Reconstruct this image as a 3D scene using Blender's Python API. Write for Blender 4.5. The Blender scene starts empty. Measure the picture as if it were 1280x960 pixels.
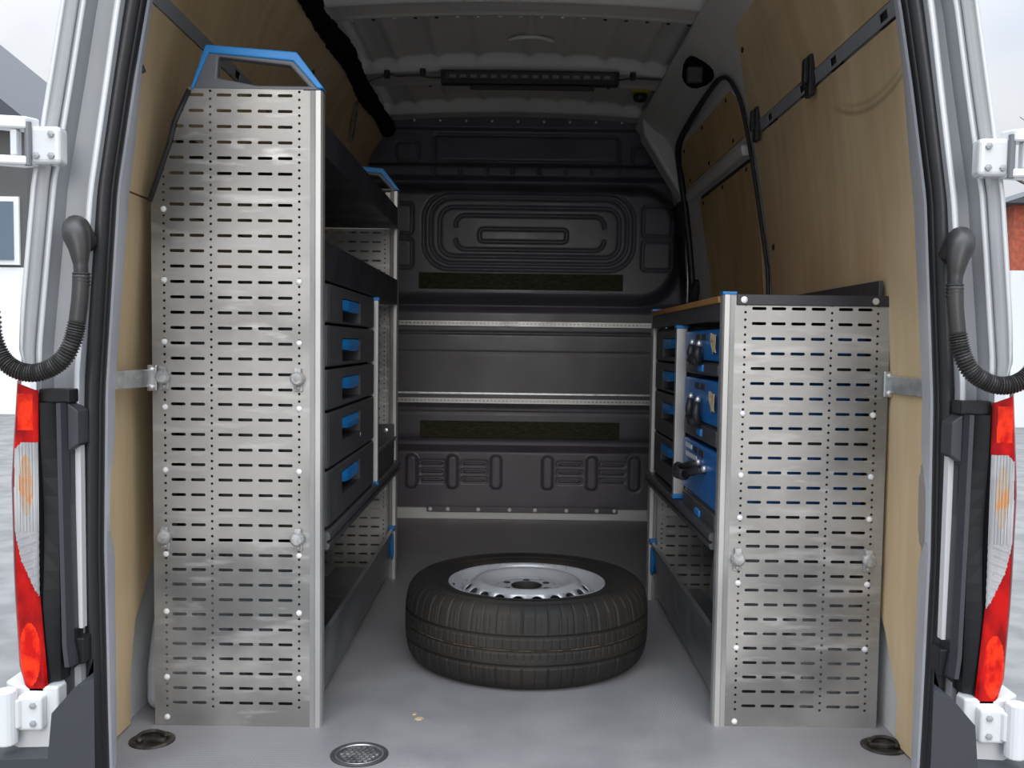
import bpy, bmesh, math, random
import numpy as np
from mathutils import Vector, Matrix
random.seed(7)
C = bpy.context.scene.collection
S = bpy.context.scene
PI = math.pi

# ------------------------------------------------------------------ camera
cam_data = bpy.data.cameras.new('camera')
cam = bpy.data.objects.new('camera', cam_data)
C.objects.link(cam)
PITCH = math.radians(3.4)
cam_data.sensor_width = 36.0
cam_data.lens = 1240 / 1280 * 36.0
cam_data.shift_y = (430 + 1240 * math.tan(PITCH) - 480) / 1280
cam.location = (0, 0, 0.90)
cam.rotation_mode = 'XYZ'
cam.matrix_world = (Matrix.Translation((0, 0, 0.90)) @ Matrix.Rotation(math.radians(0.05), 4, 'Z')
                    @ Matrix.Rotation(PI / 2 - PITCH, 4, 'X') @ Matrix.Rotation(math.radians(0.75), 4, 'Z'))
S.camera = cam

# ------------------------------------------------------------------ sky (overcast daylight) and exposure
world = bpy.data.worlds.new('overcast_sky')
S.world = world
world.use_nodes = True
wt = world.node_tree
wt.nodes.clear()
wo = wt.nodes.new('ShaderNodeOutputWorld')
wb = wt.nodes.new('ShaderNodeBackground')
wc = wt.nodes.new('ShaderNodeTexCoord')
wn = wt.nodes.new('ShaderNodeTexNoise')
wn.inputs['Scale'].default_value = 3.0
wn.inputs['Detail'].default_value = 5.0
wr = wt.nodes.new('ShaderNodeValToRGB')
wr.color_ramp.elements[0].position = 0.35
wr.color_ramp.elements[0].color = (0.62, 0.70, 0.84, 1)
wr.color_ramp.elements[1].position = 0.65
wr.color_ramp.elements[1].color = (0.92, 0.93, 0.95, 1)
wt.links.new(wc.outputs['Generated'], wn.inputs['Vector'])
wt.links.new(wn.outputs['Fac'], wr.inputs['Fac'])
# overcast sky: the zenith is brighter than the horizon
wsx = wt.nodes.new('ShaderNodeSeparateXYZ')
wt.links.new(wc.outputs['Generated'], wsx.inputs['Vector'])
wmx = wt.nodes.new('ShaderNodeMath')
wmx.operation = 'MAXIMUM'
wmx.inputs[1].default_value = 0.0
wt.links.new(wsx.outputs['Z'], wmx.inputs[0])
wpw = wt.nodes.new('ShaderNodeMath')
wpw.operation = 'POWER'
wpw.inputs[1].default_value = 2.5
wt.links.new(wmx.outputs[0], wpw.inputs[0])
wmr = wt.nodes.new('ShaderNodeMapRange')
wmr.inputs['To Min'].default_value = 0.26
wmr.inputs['To Max'].default_value = 2.4
wt.links.new(wpw.outputs[0], wmr.inputs['Value'])
wt.links.new(wr.outputs['Color'], wb.inputs['Color'])
wt.links.new(wmr.outputs['Result'], wb.inputs['Strength'])
wt.links.new(wb.outputs['Background'], wo.inputs['Surface'])

sun_data = bpy.data.lights.new('veiled_sun', 'SUN')
sun_data.energy = 0.35
sun_data.angle = math.radians(32)
sun_data.color = (1.0, 0.96, 0.90)
sun = bpy.data.objects.new('veiled_sun', sun_data)
C.objects.link(sun)
sun.rotation_euler = (math.radians(90 - 17), 0, math.radians(2))   # low winter sun behind thin cloud, behind the camera

S.view_settings.view_transform = 'Standard'
S.view_settings.look = 'None'
S.view_settings.gamma = 1.0
S.view_settings.use_curve_mapping = False
S.view_settings.exposure = 1.65
S.cycles.diffuse_bounces = 8

# ------------------------------------------------------------------ materials
def mat(name, col, rough=0.5, metal=0.0, col2=None, nscale=8.0, stretch=(1, 1, 1), bump=0.0, bscale=None,
        spec=0.5, coat=0.0, rvar=0.0, lo=0.4, hi=0.6, detail=4.0, trans=0.0, aniso=None):
    m = bpy.data.materials.new(name)
    m.use_nodes = True
    t = m.node_tree
    b = t.nodes['Principled BSDF']
    b.inputs['Base Color'].default_value = (*col, 1)
    b.inputs['Roughness'].default_value = rough
    b.inputs['Metallic'].default_value = metal
    b.inputs['Specular IOR Level'].default_value = spec
    b.inputs['Coat Weight'].default_value = coat
    b.inputs['Transmission Weight'].default_value = trans
    if col2 is None and bump == 0 and rvar == 0:
        return m
    tc = t.nodes.new('ShaderNodeTexCoord')
    mp = t.nodes.new('ShaderNodeMapping')
    mp.inputs['Scale'].default_value = stretch
    t.links.new(tc.outputs['Object'], mp.inputs['Vector'])
    n = t.nodes.new('ShaderNodeTexNoise')
    n.inputs['Scale'].default_value = nscale
    n.inputs['Detail'].default_value = detail
    t.links.new(mp.outputs['Vector'], n.inputs['Vector'])
    if col2 is not None:
        r = t.nodes.new('ShaderNodeValToRGB')
        r.color_ramp.elements[0].position = lo
        r.color_ramp.elements[1].position = hi
        r.color_ramp.elements[0].color = (*col, 1)
        r.color_ramp.elements[1].color = (*col2, 1)
        t.links.new(n.outputs['Fac'], r.inputs['Fac'])
        t.links.new(r.outputs['Color'], b.inputs['Base Color'])
    if rvar:
        mr = t.nodes.new('ShaderNodeMapRange')
        mr.inputs['From Min'].default_value = 0.3
        mr.inputs['From Max'].default_value = 0.7
        mr.inputs['To Min'].default_value = max(0.02, rough - rvar)
        mr.inputs['To Max'].default_value = min(1, rough + rvar)
        t.links.new(n.outputs['Fac'], mr.inputs['Value'])
        t.links.new(mr.outputs['Result'], b.inputs['Roughness'])
    if bump:
        n2 = t.nodes.new('ShaderNodeTexNoise')
        n2.inputs['Scale'].default_value = bscale or nscale
        n2.inputs['Detail'].default_value = 4
        t.links.new(mp.outputs['Vector'], n2.inputs['Vector'])
        bp = t.nodes.new('ShaderNodeBump')
        bp.inputs['Strength'].default_value = bump
        bp.inputs['Distance'].default_value = 0.004
        t.links.new(n2.outputs['Fac'], bp.inputs['Height'])
        t.links.new(bp.outputs['Normal'], b.inputs['Normal'])
    return m

def alu_sheet():
    m = mat('scratched_aluminium', (0.28, 0.277, 0.268), 0.47, 0.80, (0.46, 0.448, 0.428), 3.2, (1, 1, 1.3), 0.05, 40, rvar=0.14, lo=0.40, hi=0.60, detail=7)
    t = m.node_tree
    b = t.nodes['Principled BSDF']
    tc = t.nodes.new('ShaderNodeTexCoord')
    ramp0 = [n for n in t.nodes if n.type == 'VALTORGB'][0]
    col = ramp0.outputs['Color']
    # scuffs: thin curved bright scratches from warped waves gated by noise
    for ang, sc in ((0.55, 2.2), (-0.35, 1.7), (-1.2, 1.3)):
        mp = t.nodes.new('ShaderNodeMapping')
        mp.inputs['Rotation'].default_value = (0, ang, 0.2)
        mp.inputs['Scale'].default_value = (3, 3, 15)
        t.links.new(tc.outputs['Object'], mp.inputs['Vector'])
        n = t.nodes.new('ShaderNodeTexNoise')
        n.inputs['Scale'].default_value = sc
        n.inputs['Detail'].default_value = 6
        t.links.new(mp.outputs['Vector'], n.inputs['Vector'])
        r = t.nodes.new('ShaderNodeValToRGB')
        r.color_ramp.elements[0].position = 0.61
        r.color_ramp.elements[1].position = 0.78
        r.color_ramp.elements[0].color = (0, 0, 0, 1)
        r.color_ramp.elements[1].color = (1, 1, 1, 1)
        t.links.new(n.outputs['Fac'], r.inputs['Fac'])
        mx = t.nodes.new('ShaderNodeMixRGB')
        mx.inputs['Color2'].default_value = (0.60, 0.59, 0.58, 1)
        t.links.new(r.outputs['Color'], mx.inputs['Fac'])
        t.links.new(col, mx.inputs['Color1'])
        col = mx.outputs['Color']
    t.links.new(col, b.inputs['Base Color'])
    return m

def wood(name, c1, c2, scale, stretch):
    m = mat(name, c1, 0.62, 0, c2, scale, stretch, 0.06, 60, spec=0.25, lo=0.3, hi=0.7, detail=8)
    t = m.node_tree
    b = t.nodes['Principled BSDF']
    base = [n for n in t.nodes if n.type == 'VALTORGB'][0].outputs['Color']
    tc = t.nodes.new('ShaderNodeTexCoord')
    n = t.nodes.new('ShaderNodeTexNoise')
    n.inputs['Scale'].default_value = 1.6
    n.inputs['Detail'].default_value = 6
    n.inputs['Distortion'].default_value = 0.8
    t.links.new(tc.outputs['Object'], n.inputs['Vector'])
    r = t.nodes.new('ShaderNodeValToRGB')
    r.color_ramp.elements[0].position = 0.35
    r.color_ramp.elements[1].position = 0.7
    r.color_ramp.elements[0].color = (0.80, 0.78, 0.74, 1)
    r.color_ramp.elements[1].color = (1.0, 1.0, 1.0, 1)
    t.links.new(n.outputs['Fac'], r.inputs['Fac'])
    mx = t.nodes.new('ShaderNodeMixRGB')
    mx.blend_type = 'MULTIPLY'
    mx.inputs['Fac'].default_value = 1
    t.links.new(base, mx.inputs['Color1'])
    t.links.new(r.outputs['Color'], mx.inputs['Color2'])
    t.links.new(mx.outputs['Color'], b.inputs['Base Color'])
    return m

def scuffed(name, src, cy, cz, radii):
    # old rubbed arcs worn into one board
    m = src.copy(); m.name = name
    t = m.node_tree
    b = t.nodes['Principled BSDF']
    col = b.inputs['Base Color'].links[0].from_socket
    tc = t.nodes.new('ShaderNodeTexCoord')
    vm = t.nodes.new('ShaderNodeVectorMath'); vm.operation = 'SUBTRACT'
    vm.inputs[1].default_value = (0, cy, cz)
    t.links.new(tc.outputs['Object'], vm.inputs[0])
    v2 = t.nodes.new('ShaderNodeVectorMath'); v2.operation = 'MULTIPLY'
    v2.inputs[1].default_value = (0, 1, 1)
    t.links.new(vm.outputs[0], v2.inputs[0])
    ln = t.nodes.new('ShaderNodeVectorMath'); ln.operation = 'LENGTH'
    t.links.new(v2.outputs[0], ln.inputs[0])
    sx = t.nodes.new('ShaderNodeSeparateXYZ')
    t.links.new(v2.outputs[0], sx.inputs[0])
    low = t.nodes.new('ShaderNodeMapRange')      # only the lower arc
    low.inputs['From Min'].default_value = -.57; low.inputs['From Max'].default_value = -.61
    t.links.new(sx.outputs['Z'], low.inputs['Value'])
    for R, k in radii:
        sb = t.nodes.new('ShaderNodeMath'); sb.operation = 'SUBTRACT'; sb.inputs[1].default_value = R
        t.links.new(ln.outputs['Value'], sb.inputs[0])
        ab = t.nodes.new('ShaderNodeMath'); ab.operation = 'ABSOLUTE'
        t.links.new(sb.outputs[0], ab.inputs[0])
        mr = t.nodes.new('ShaderNodeMapRange')
        mr.inputs['From Min'].default_value = .010; mr.inputs['From Max'].default_value = 0
        mr.inputs['To Max'].default_value = k
        t.links.new(ab.outputs[0], mr.inputs['Value'])
        ml = t.nodes.new('ShaderNodeMath'); ml.operation = 'MULTIPLY'
        t.links.new(mr.outputs['Result'], ml.inputs[0]); t.links.new(low.outputs['Result'], ml.inputs[1])
        mx = t.nodes.new('ShaderNodeMixRGB')
        mx.inputs['Color2'].default_value = (0.22, 0.16, 0.10, 1)
        t.links.new(ml.outputs[0], mx.inputs['Fac']); t.links.new(col, mx.inputs['Color1'])
        col = mx.outputs['Color']
    t.links.new(col, b.inputs['Base Color'])
    return m

def floor_mat():
    m = mat('grey_vinyl', (0.245, 0.238, 0.245), 0.5, 0, (0.295, 0.287, 0.29), 6, (1, 1, 1), spec=0.4, lo=0.35, hi=0.65, rvar=0.12, detail=8)
    t = m.node_tree
    b = t.nodes['Principled BSDF']
    tc = t.nodes.new('ShaderNodeTexCoord')
    w1 = t.nodes.new('ShaderNodeTexWave')
    w1.wave_type = 'BANDS'
    w1.bands_direction = 'X'
    w1.inputs['Scale'].default_value = 45
    w2 = t.nodes.new('ShaderNodeTexWave')
    w2.bands_direction = 'Y'
    w2.inputs['Scale'].default_value = 28
    for w in (w1, w2):
        t.links.new(tc.outputs['Object'], w.inputs['Vector'])
    ad = t.nodes.new('ShaderNodeMath')
    ad.operation = 'MULTIPLY'
    t.links.new(w1.outputs['Fac'], ad.inputs[0])
    t.links.new(w2.outputs['Fac'], ad.inputs[1])
    bp = t.nodes.new('ShaderNodeBump')
    bp.inputs['Strength'].default_value = 0.28
    bp.inputs['Distance'].default_value = 0.002
    t.links.new(ad.outputs[0], bp.inputs['Height'])
    t.links.new(bp.outputs['Normal'], b.inputs['Normal'])
    return m

M = {
    'alu': alu_sheet(),
    'alu_post': mat('anodised_aluminium', (0.48, 0.475, 0.465), 0.42, 0.7, (0.55, 0.545, 0.53), 12, (1, 1, 0.3), rvar=0.08),
    'galv': mat('galvanised_steel', (0.24, 0.25, 0.26), 0.38, 0.85, (0.36, 0.37, 0.375), 7, (1, 1, 1), 0.05, 30, rvar=0.12),
    'zinc': mat('zinc_plated_steel', (0.50, 0.51, 0.51), 0.35, 0.9, (0.68, 0.69, 0.68), 25, rvar=0.1),
    'bolt': mat('bright_bolt', (0.78, 0.78, 0.77), 0.32, 0.7),
    'ply': wood('birch_plywood', (0.66, 0.485, 0.275), (0.78, 0.61, 0.385), 4, (1.0, 4.0, 0.5)),
    'ply_top': wood('oiled_worktop', (0.36, 0.17, 0.055), (0.5, 0.26, 0.10), 6, (4, 0.6, 1)),
    'ply_door': wood('amber_plywood', (0.55, 0.375, 0.175), (0.66, 0.48, 0.255), 5, (1.0, 3.0, 0.7)),
    'floor': floor_mat(),
    'paint': mat('white_car_paint', (0.64, 0.65, 0.66), 0.22, coat=0.6, spec=0.5),
    'jamb': mat('grey_jamb', (0.29, 0.30, 0.315), 0.35, 0, (0.32, 0.33, 0.345), 4, coat=0.15),  # darker grey than the white body corners
    'inner': mat('inner_pillar_paint', (0.50, 0.52, 0.57), 0.4, 0, (0.56, 0.58, 0.62), 5),
    'roof': mat('roof_primer_white', (0.60, 0.595, 0.57), 0.45, 0, (0.66, 0.65, 0.62), 3),
    'seal': mat('black_rubber_seal', (0.013, 0.013, 0.0145), 0.42, 0, bump=0.1, bscale=120, spec=0.5),
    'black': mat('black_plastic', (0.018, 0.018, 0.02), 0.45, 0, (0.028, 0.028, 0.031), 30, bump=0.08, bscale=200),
    'dgrey': mat('dark_grey_plastic', (0.048, 0.048, 0.052), 0.45, 0, (0.062, 0.062, 0.067), 20, bump=0.06, bscale=250),
    'grey': mat('mid_grey_plastic', (0.15, 0.155, 0.17), 0.45),
    'slate': mat('slate_blue_metal', (0.022, 0.023, 0.029), 0.42, 0.0, (0.03, 0.031, 0.038), 8, rvar=0.1),
    'shelf': mat('shelf_steel', (0.05, 0.052, 0.06), 0.35, 0.5, (0.075, 0.078, 0.085), 5, rvar=0.1),
    'bulk': mat('bulkhead_plastic', (0.092, 0.086, 0.102), 0.38, 0, (0.115, 0.108, 0.126), 4, (1, 1, 1), 0.12, 160, rvar=0.1),
    'felt': mat('olive_felt', (0.035, 0.037, 0.022), 0.95, 0, (0.06, 0.062, 0.042), 90, (0.4, 1, 3), 0.5, 200, spec=0.1),
    'blue': mat('blue_plastic', (0.005, 0.17, 0.47), 0.38, 0, (0.006, 0.19, 0.52), 12),
    'blue_light': mat('sky_blue_plastic', (0.03, 0.28, 0.72), 0.4),
    'blue_case': mat('blue_case_plastic', (0.005, 0.125, 0.40), 0.36, 0, (0.007, 0.15, 0.46), 9, rvar=0.08),
    'tyre': mat('dusty_tyre_rubber', (0.010, 0.0095, 0.009), 0.7, 0, (0.030, 0.024, 0.018), 4, (1, 1, 1), 0.15, 150, lo=0.45, hi=0.72, detail=8),
    'tan': mat('tan_paint_line', (0.20, 0.14, 0.085), 0.8, 0, (0.05, 0.04, 0.03), 40, lo=0.45, hi=0.6),
    'rim': mat('silver_wheel_paint', (0.52, 0.53, 0.55), 0.32, 0.35, (0.58, 0.59, 0.61), 10, rvar=0.08, coat=0.2),
    'hub': mat('hub_cavity_shade', (0.02, 0.02, 0.02), 0.7),  # near-black colour stands in for shade inside the wheel
    'paper': mat('tan_paper', (0.55, 0.45, 0.28), 0.8, 0, (0.30, 0.20, 0.09), 60, lo=0.5, hi=0.65),
    'white_pl': mat('white_plastic', (0.82, 0.82, 0.81), 0.4),
    'yellow': mat('yellow_sticker', (0.55, 0.46, 0.03), 0.5),
    'lens_red': mat('red_lens', (0.22, 0.001, 0.002), 0.15, 0, (0.50, 0.004, 0.003), 30, (1, 1, 0.5), 0.2, 60, spec=0.25, coat=0.1, lo=0.38, hi=0.6),
    'lens_bright': mat('bright_red_lens', (0.50, 0.004, 0.003), 0.15, 0, (0.85, 0.035, 0.006), 45, (1, 1, 0.7), 0.3, 70, spec=0.25, coat=0.1, lo=0.4, hi=0.58),
    'rail_grey': mat('light_grey_rail', (0.36, 0.37, 0.39), 0.45, 0.2),
    'cast': mat('dull_cast_metal', (0.34, 0.34, 0.335), 0.55, 0.45, (0.52, 0.52, 0.51), 60, bump=0.15, bscale=120),
    'lens_dark': mat('dark_red_lens', (0.16, 0.001, 0.003), 0.15, spec=0.25, coat=0.1),
    'lens_clear': mat('ribbed_clear_lens', (0.62, 0.61, 0.60), 0.12, 0.35, (0.42, 0.42, 0.43), 14, (1, 1, 0.4), coat=0.6),
    'amber': mat('amber_reflector', (0.66, 0.32, 0.14), 0.2, 0.3, (0.5, 0.42, 0.34), 30, coat=0.5),
    'led': mat('led_chip', (0.22, 0.215, 0.19), 0.3),
    'bumper': mat('bumper_plastic', (0.036, 0.039, 0.046), 0.5, 0, bump=0.1, bscale=300),
    'trimblk': mat('black_light_trim', (0.012, 0.0125, 0.014), 0.4, spec=0.35),
    'conduit': mat('conduit_rubber', (0.03, 0.029, 0.028), 0.42),
    'foam': mat('black_foam', (0.006, 0.006, 0.006), 0.95, 0, bump=0.8, bscale=40, spec=0.1),
    'asphalt': mat('asphalt', (0.12, 0.12, 0.118), 0.9, 0, (0.17, 0.17, 0.165), 3, bump=0.3, bscale=60),
    'tiles': mat('dark_roof_tiles', (0.05, 0.055, 0.065), 0.7),
    'render_wall': mat('grey_render', (0.09, 0.088, 0.085), 0.85),
    'siding': mat('white_siding', (0.72, 0.74, 0.76), 0.6),
    'glass': mat('window_glass', (0.10, 0.14, 0.18), 0.05, 0, spec=0.8),
    'brick': mat('red_brick', (0.42, 0.10, 0.05), 0.8, 0, (0.30, 0.07, 0.04), 12),
    'bark': mat('grey_bark', (0.16, 0.14, 0.13), 0.9),
    'grass': mat('winter_grass', (0.09, 0.10, 0.05), 0.9, 0, (0.14, 0.13, 0.07), 2),
    'dirt': mat('worn_black_cast', (0.03, 0.026, 0.022), 0.55, 0.3, (0.12, 0.10, 0.08), 40, lo=0.5, hi=0.7),
}

M['ply_scuffed'] = scuffed('scuffed_plywood', M['ply'], 2.33, 2.10, ((.64, .55), (.622, .35)))

# ------------------------------------------------------------------ mesh helpers
class MB:
    def __init__(self):
        self.v = []
        self.f = []
    def add(self, vs, fs):
        o = len(self.v)
        self.v += [tuple(p) for p in vs]
        self.f += [tuple(i + o for i in q) for q in fs]
        return self
    def box(self, x0, x1, y0, y1, z0, z1):
        if x0 > x1: x0, x1 = x1, x0
        if y0 > y1: y0, y1 = y1, y0
        vs = [(x0, y0, z0), (x1, y0, z0), (x1, y1, z0), (x0, y1, z0), (x0, y0, z1), (x1, y0, z1), (x1, y1, z1), (x0, y1, z1)]
        return self.add(vs, [(3, 2, 1, 0), (4, 5, 6, 7), (0, 1, 5, 4), (1, 2, 6, 5), (2, 3, 7, 6), (3, 0, 4, 7)])
    def loft(self, rings, closed=True, caps=True):
        n = len(rings[0])
        vs = [p for r in rings for p in r]
        fs = []
        for i in range(len(rings) - 1):
            for j in range(n if closed else n - 1):
                k = (j + 1) % n
                fs.append((i * n + j, i * n + k, (i + 1) * n + k, (i + 1) * n + j))
        if caps and closed:
            fs.append(tuple(range(n))[::-1])
            fs.append(tuple((len(rings) - 1) * n + j for j in range(n)))
        return self.add(vs, fs)
    def prism(self, poly, axis, a, b):
        # poly: 2D points in the two other axes (x: (y,z), y: (x,z), z: (x,y))
        def mk(p, w):
            return {'x': (w, p[0], p[1]), 'y': (p[0], w, p[1]), 'z': (p[0], p[1], w)}[axis]
        return self.loft([[mk(p, a) for p in poly], [mk(p, b) for p in poly]])
    def tube(self, path, r, n=10, caps=True):
        path = [Vector(p) for p in path]
        rs = r if isinstance(r, (list, tuple)) else [r] * len(path)
        rings = []
        up = Vector((0.137, 0.311, 0.94)).normalized()
        t0 = (path[1] - path[0]).normalized()
        u = t0.cross(up).normalized()
        for i, p in enumerate(path):
            t = (path[min(i + 1, len(path) - 1)] - path[max(i - 1, 0)]).normalized()
            u = (u - t * u.dot(t)).normalized()
            w = t.cross(u)
            rings.append([p + (u * math.cos(2 * PI * k / n) + w * math.sin(2 * PI * k / n)) * rs[i] for k in range(n)])
        return self.loft(rings, True, caps)
    def cyl(self, p0, p1, r, n=16):
        return self.tube([p0, p1], r, n)
    def lathe(self, prof, c, n=32, axis='z', sgn=1, caps=True):
        # prof: (radius, height along axis)
        rings = []
        for r, h in prof:
            ring = []
            for k in range(n):
                a = 2 * PI * k / n
                ca, sa = r * math.cos(a), r * math.sin(a)
                if axis == 'z': ring.append((c[0] + ca, c[1] + sa, c[2] + sgn * h))
                elif axis == 'y': ring.append((c[0] + ca, c[1] + sgn * h, c[2] + sa))
                else: ring.append((c[0] + sgn * h, c[1] + ca, c[2] + sa))
            rings.append(ring)
        return self.loft(rings, True, caps)
    def build(self, name, m, parent=None, bevel=0.0, smooth=False, solid=0.0, seg=2):
        me = bpy.data.meshes.new(name)
        me.from_pydata(self.v, [], self.f)
        bm = bmesh.new()
        bm.from_mesh(me)
        bmesh.ops.remove_doubles(bm, verts=bm.verts, dist=1e-5)
        bmesh.ops.recalc_face_normals(bm, faces=bm.faces)
        bm.to_mesh(me)
        bm.free()
        return link(name, me, m, parent, bevel, smooth, solid, seg)

def link(name, me, m, parent=None, bevel=0.0, smooth=False, solid=0.0, seg=2):
    o = bpy.data.objects.new(name, me)
    me.materials.append(M[m])
    C.objects.link(o)
    if parent is not None:
        o.parent = parent
        if parent.type == 'EMPTY':
            o.matrix_parent_inverse = Matrix.Translation(-parent.location)
    if smooth:
        me.polygons.foreach_set('use_smooth', [True] * len(me.polygons))
    if solid:
        md = o.modifiers.new('thickness', 'SOLIDIFY')
        md.thickness = solid
        md.offset = 0
    if bevel:
        md = o.modifiers.new('edge', 'BEVEL')
        md.width = bevel
        md.segments = seg
        md.limit_method = 'ANGLE'
        md.angle_limit = math.radians(40)
        md.harden_normals = False
    return o

def thing(name, label, cat, loc=(0, 0, 0), group=None):
    o = bpy.data.objects.new(name, None)
    o.empty_display_size = 0.1
    C.objects.link(o)
    o.location = loc
    return tag(o, label, cat, group)

def tag(o, label, cat, group=None):
    o['label'] = label
    o['category'] = cat
    if group: o['group'] = group
    return o

def struct(o, label=None, cat=None):
    o['kind'] = 'structure'
    if label: o['label'] = label
    if cat: o['category'] = cat
    return o

def lerp(a, b, t): return a + (b - a) * t
def ip(z, pts):
    return float(np.interp(z, [p[0] for p in pts], [p[1] for p in pts]))
def spline(pts, n=12):
    out = []
    P = [Vector(p) for p in pts]
    P = [P[0] * 2 - P[1]] + P + [P[-1] * 2 - P[-2]]
    for i in range(1, len(P) - 2):
        for k in range(n):
            t = k / n
            a, b, c, d = P[i - 1], P[i], P[i + 1], P[i + 2]
            out.append(0.5 * ((2 * b) + (c - a) * t + (2 * a - 5 * b + 4 * c - d) * t * t + (3 * b - a - 3 * c + d) * t ** 3))
    out.append(P[-2])
    return out

def stadium(a, r, n=12):
    pts = []
    for i in range(n):
        t = PI / 4 + 2 * PI * i / n
        c, s = math.cos(t), math.sin(t)
        pts.append(((a if c > 0 else -a) + r * c, r * s))
    return pts
def disc(r, n=8):
    return [(r * math.cos(PI / 4 + 2 * PI * i / n), r * math.sin(PI / 4 + 2 * PI * i / n)) for i in range(n)]
def rrhole(hw, hh, n=12):
    # rectangular hole with clipped corners
    k = n // 4
    c = [(hw, hh), (-hw, hh), (-hw, -hh), (hw, -hh)]
    out = []
    for s in range(4):
        a, b = c[s], c[(s + 1) % 4]
        for j in range(k):
            out.append((lerp(a[0], b[0], j / k), lerp(a[1], b[1], j / k)))
    return out
def cell(mb, u0, u1, v0, v1, hole, fmap, hc=None):
    """flat cell; hole = list of 2D points around the cell centre (starting at the +u+v corner), or None"""
    if hole is None:
        mb.add([fmap(u0, v0), fmap(u1, v0), fmap(u1, v1), fmap(u0, v1)], [(0, 1, 2, 3)])
        return
    cu, cv = hc or ((u0 + u1) / 2, (v0 + v1) / 2)
    n = len(hole)
    k = n // 4
    cs = [(u1, v1), (u0, v1), (u0, v0), (u1, v0)]
    per = []
    for s in range(4):
        a, b = cs[s], cs[(s + 1) % 4]
        for j in range(k):
            per.append((lerp(a[0], b[0], j / k), lerp(a[1], b[1], j / k)))
    vs = [fmap(*p) for p in per] + [fmap(cu + p[0], cv + p[1]) for p in hole]
    mb.add(vs, [(i, (i + 1) % n, n + (i + 1) % n, n + i) for i in range(n)])

# ------------------------------------------------------------------ shell geometry data
WALL = [(0, .885), (.4, .885), (.8, .88), (1.2, .855), (1.47, .825), (1.68, .79), (1.85, .735), (1.95, .67), (2.02, .60)]
def wx(z): return ip(z, WALL)
ZS = [0, .2, .4, .6, .8, .9, 1.0, 1.1, 1.2, 1.3, 1.4, 1.5, 1.6, 1.68, 1.74, 1.8, 1.85, 1.9, 1.95, 2.0]

def wall_sheet(mb, s, off, y0, y1, z0, z1, th=0.012, ye=None):
    zs = [z0] + [z for z in ZS if z0 + .01 < z < z1 - .01] + [z1]
    rings = []
    for z in zs:
        a, b = (y0, y1) if ye is None else ye(z)
        x0 = s * (wx(z) + off)
        x1 = s * (wx(z) + off + th)
        rings.append([(x0, a, z), (x0, b, z), (x1, b, z), (x1, a, z)])
    mb.loft(rings)

# floor ------------------------------------------------------------
floor = struct(MB().box(-.90, .90, 1.86, 5.16, -.06, 0).build('floor', 'floor'))
mb = MB()
mb.box(-.90, .90, 1.80, 1.859, -.07, -.006)
t = struct(mb.build('trim_1', 'grey', bevel=.006))

# side walls -------------------------------------------------------
wl = MB(); wall_sheet(wl, -1, .013, 2.0, 5.2, -.05, 2.0, .02)
wall_left = struct(wl.build('wall_left', 'roof', smooth=False))
wr_ = MB(); wall_sheet(wr_, 1, .013, 2.0, 5.2, -.05, 2.0, .02)
wall_right = struct(wr_.build('wall_right', 'roof', smooth=False))

def ply_low(s, y1, ztop, parent, ye=None, arch1=3.62):
    """lower plywood board with the wheel-arch cut-out"""
    mb = MB()
    d = .012 if s > 0 else 0
    poly = [(1.94, .004), (2.215 if s > 0 else 2.265, .004), (2.215 if s > 0 else 2.265, .11), (2.30, .24), (2.42, .36), (2.6, .45), (3.2, .46), (3.45, .36), (arch1, .12), (arch1, .004), (y1, .004), (y1, .62), (1.94, .62)]
    def X(z, o): return s * (wx(z) + o)
    mb.loft([[(X(.62, 0), y, z) for y, z in poly], [(X(.62, .012), y, z) for y, z in poly]])
    wall_sheet(mb, s, 0, 1.94, y1, .62, ztop, .012, ye)
    return mb.build('plywood_panel', 'ply_scuffed' if s > 0 else 'ply', parent)

# left wall boards
ply_low(-1, 5.11, 1.222, wall_left)
mb = MB(); wall_sheet(mb, -1, 0, 1.94, 5.11, 1.227, 1.632); mb.build('plywood_panel', 'ply', wall_left)
mb = MB(); wall_sheet(mb, -1, 0, 1.94, 5.11, 1.668, 1.945); mb.build('plywood_panel', 'ply', wall_left)
# right wall boards (rear half; the sliding door is in front of them)
rye = lambda z: (1.94, ip(z, [(0.6, 3.30), (1.1, 3.33), (1.26, 3.36), (1.55, 3.40), (1.75, 3.40), (1.88, 3.31), (1.95, 3.12)]))
ply_low(1, 3.30, 1.600, wall_right, rye, 3.30)
mb = MB(); wall_sheet(mb, 1, 0, 1.94, 3.4, 1.645, 1.945, .012, rye); mb.build('plywood_panel', 'ply', wall_right)

def lash_rail(s, y0, y1, zc, slots, parent):
    """grey lashing rail let into the boards, its slots backed in black as shade"""
    hw = .017
    mb = MB()
    edges = [y0]
    for y in slots: edges += [y - .045, y + .045]
    edges.append(y1)
    def fm(u, v): return (s * (wx(zc + v) - .002), u, zc + v)
    for i in range(len(edges) - 1):
        hole = rrhole(.024, .010) if i % 2 == 1 else None
        cell(mb, edges[i], edges[i + 1], -hw, hw, hole, fm)
    r = mb.build('lashing_rail', 'rail_grey', parent, solid=.003)
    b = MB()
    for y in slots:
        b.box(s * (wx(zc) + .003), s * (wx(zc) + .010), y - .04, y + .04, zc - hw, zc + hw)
    b.build('slot_shade', 'black', r)  # black boxes behind the slots stand in for the shade inside
    return r
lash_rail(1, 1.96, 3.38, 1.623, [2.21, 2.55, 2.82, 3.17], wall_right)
lash_rail(-1, 1.96, 5.10, 1.650, [2.20, 2.66, 2.86, 3.2, 3.7, 4.2], wall_left)
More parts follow.
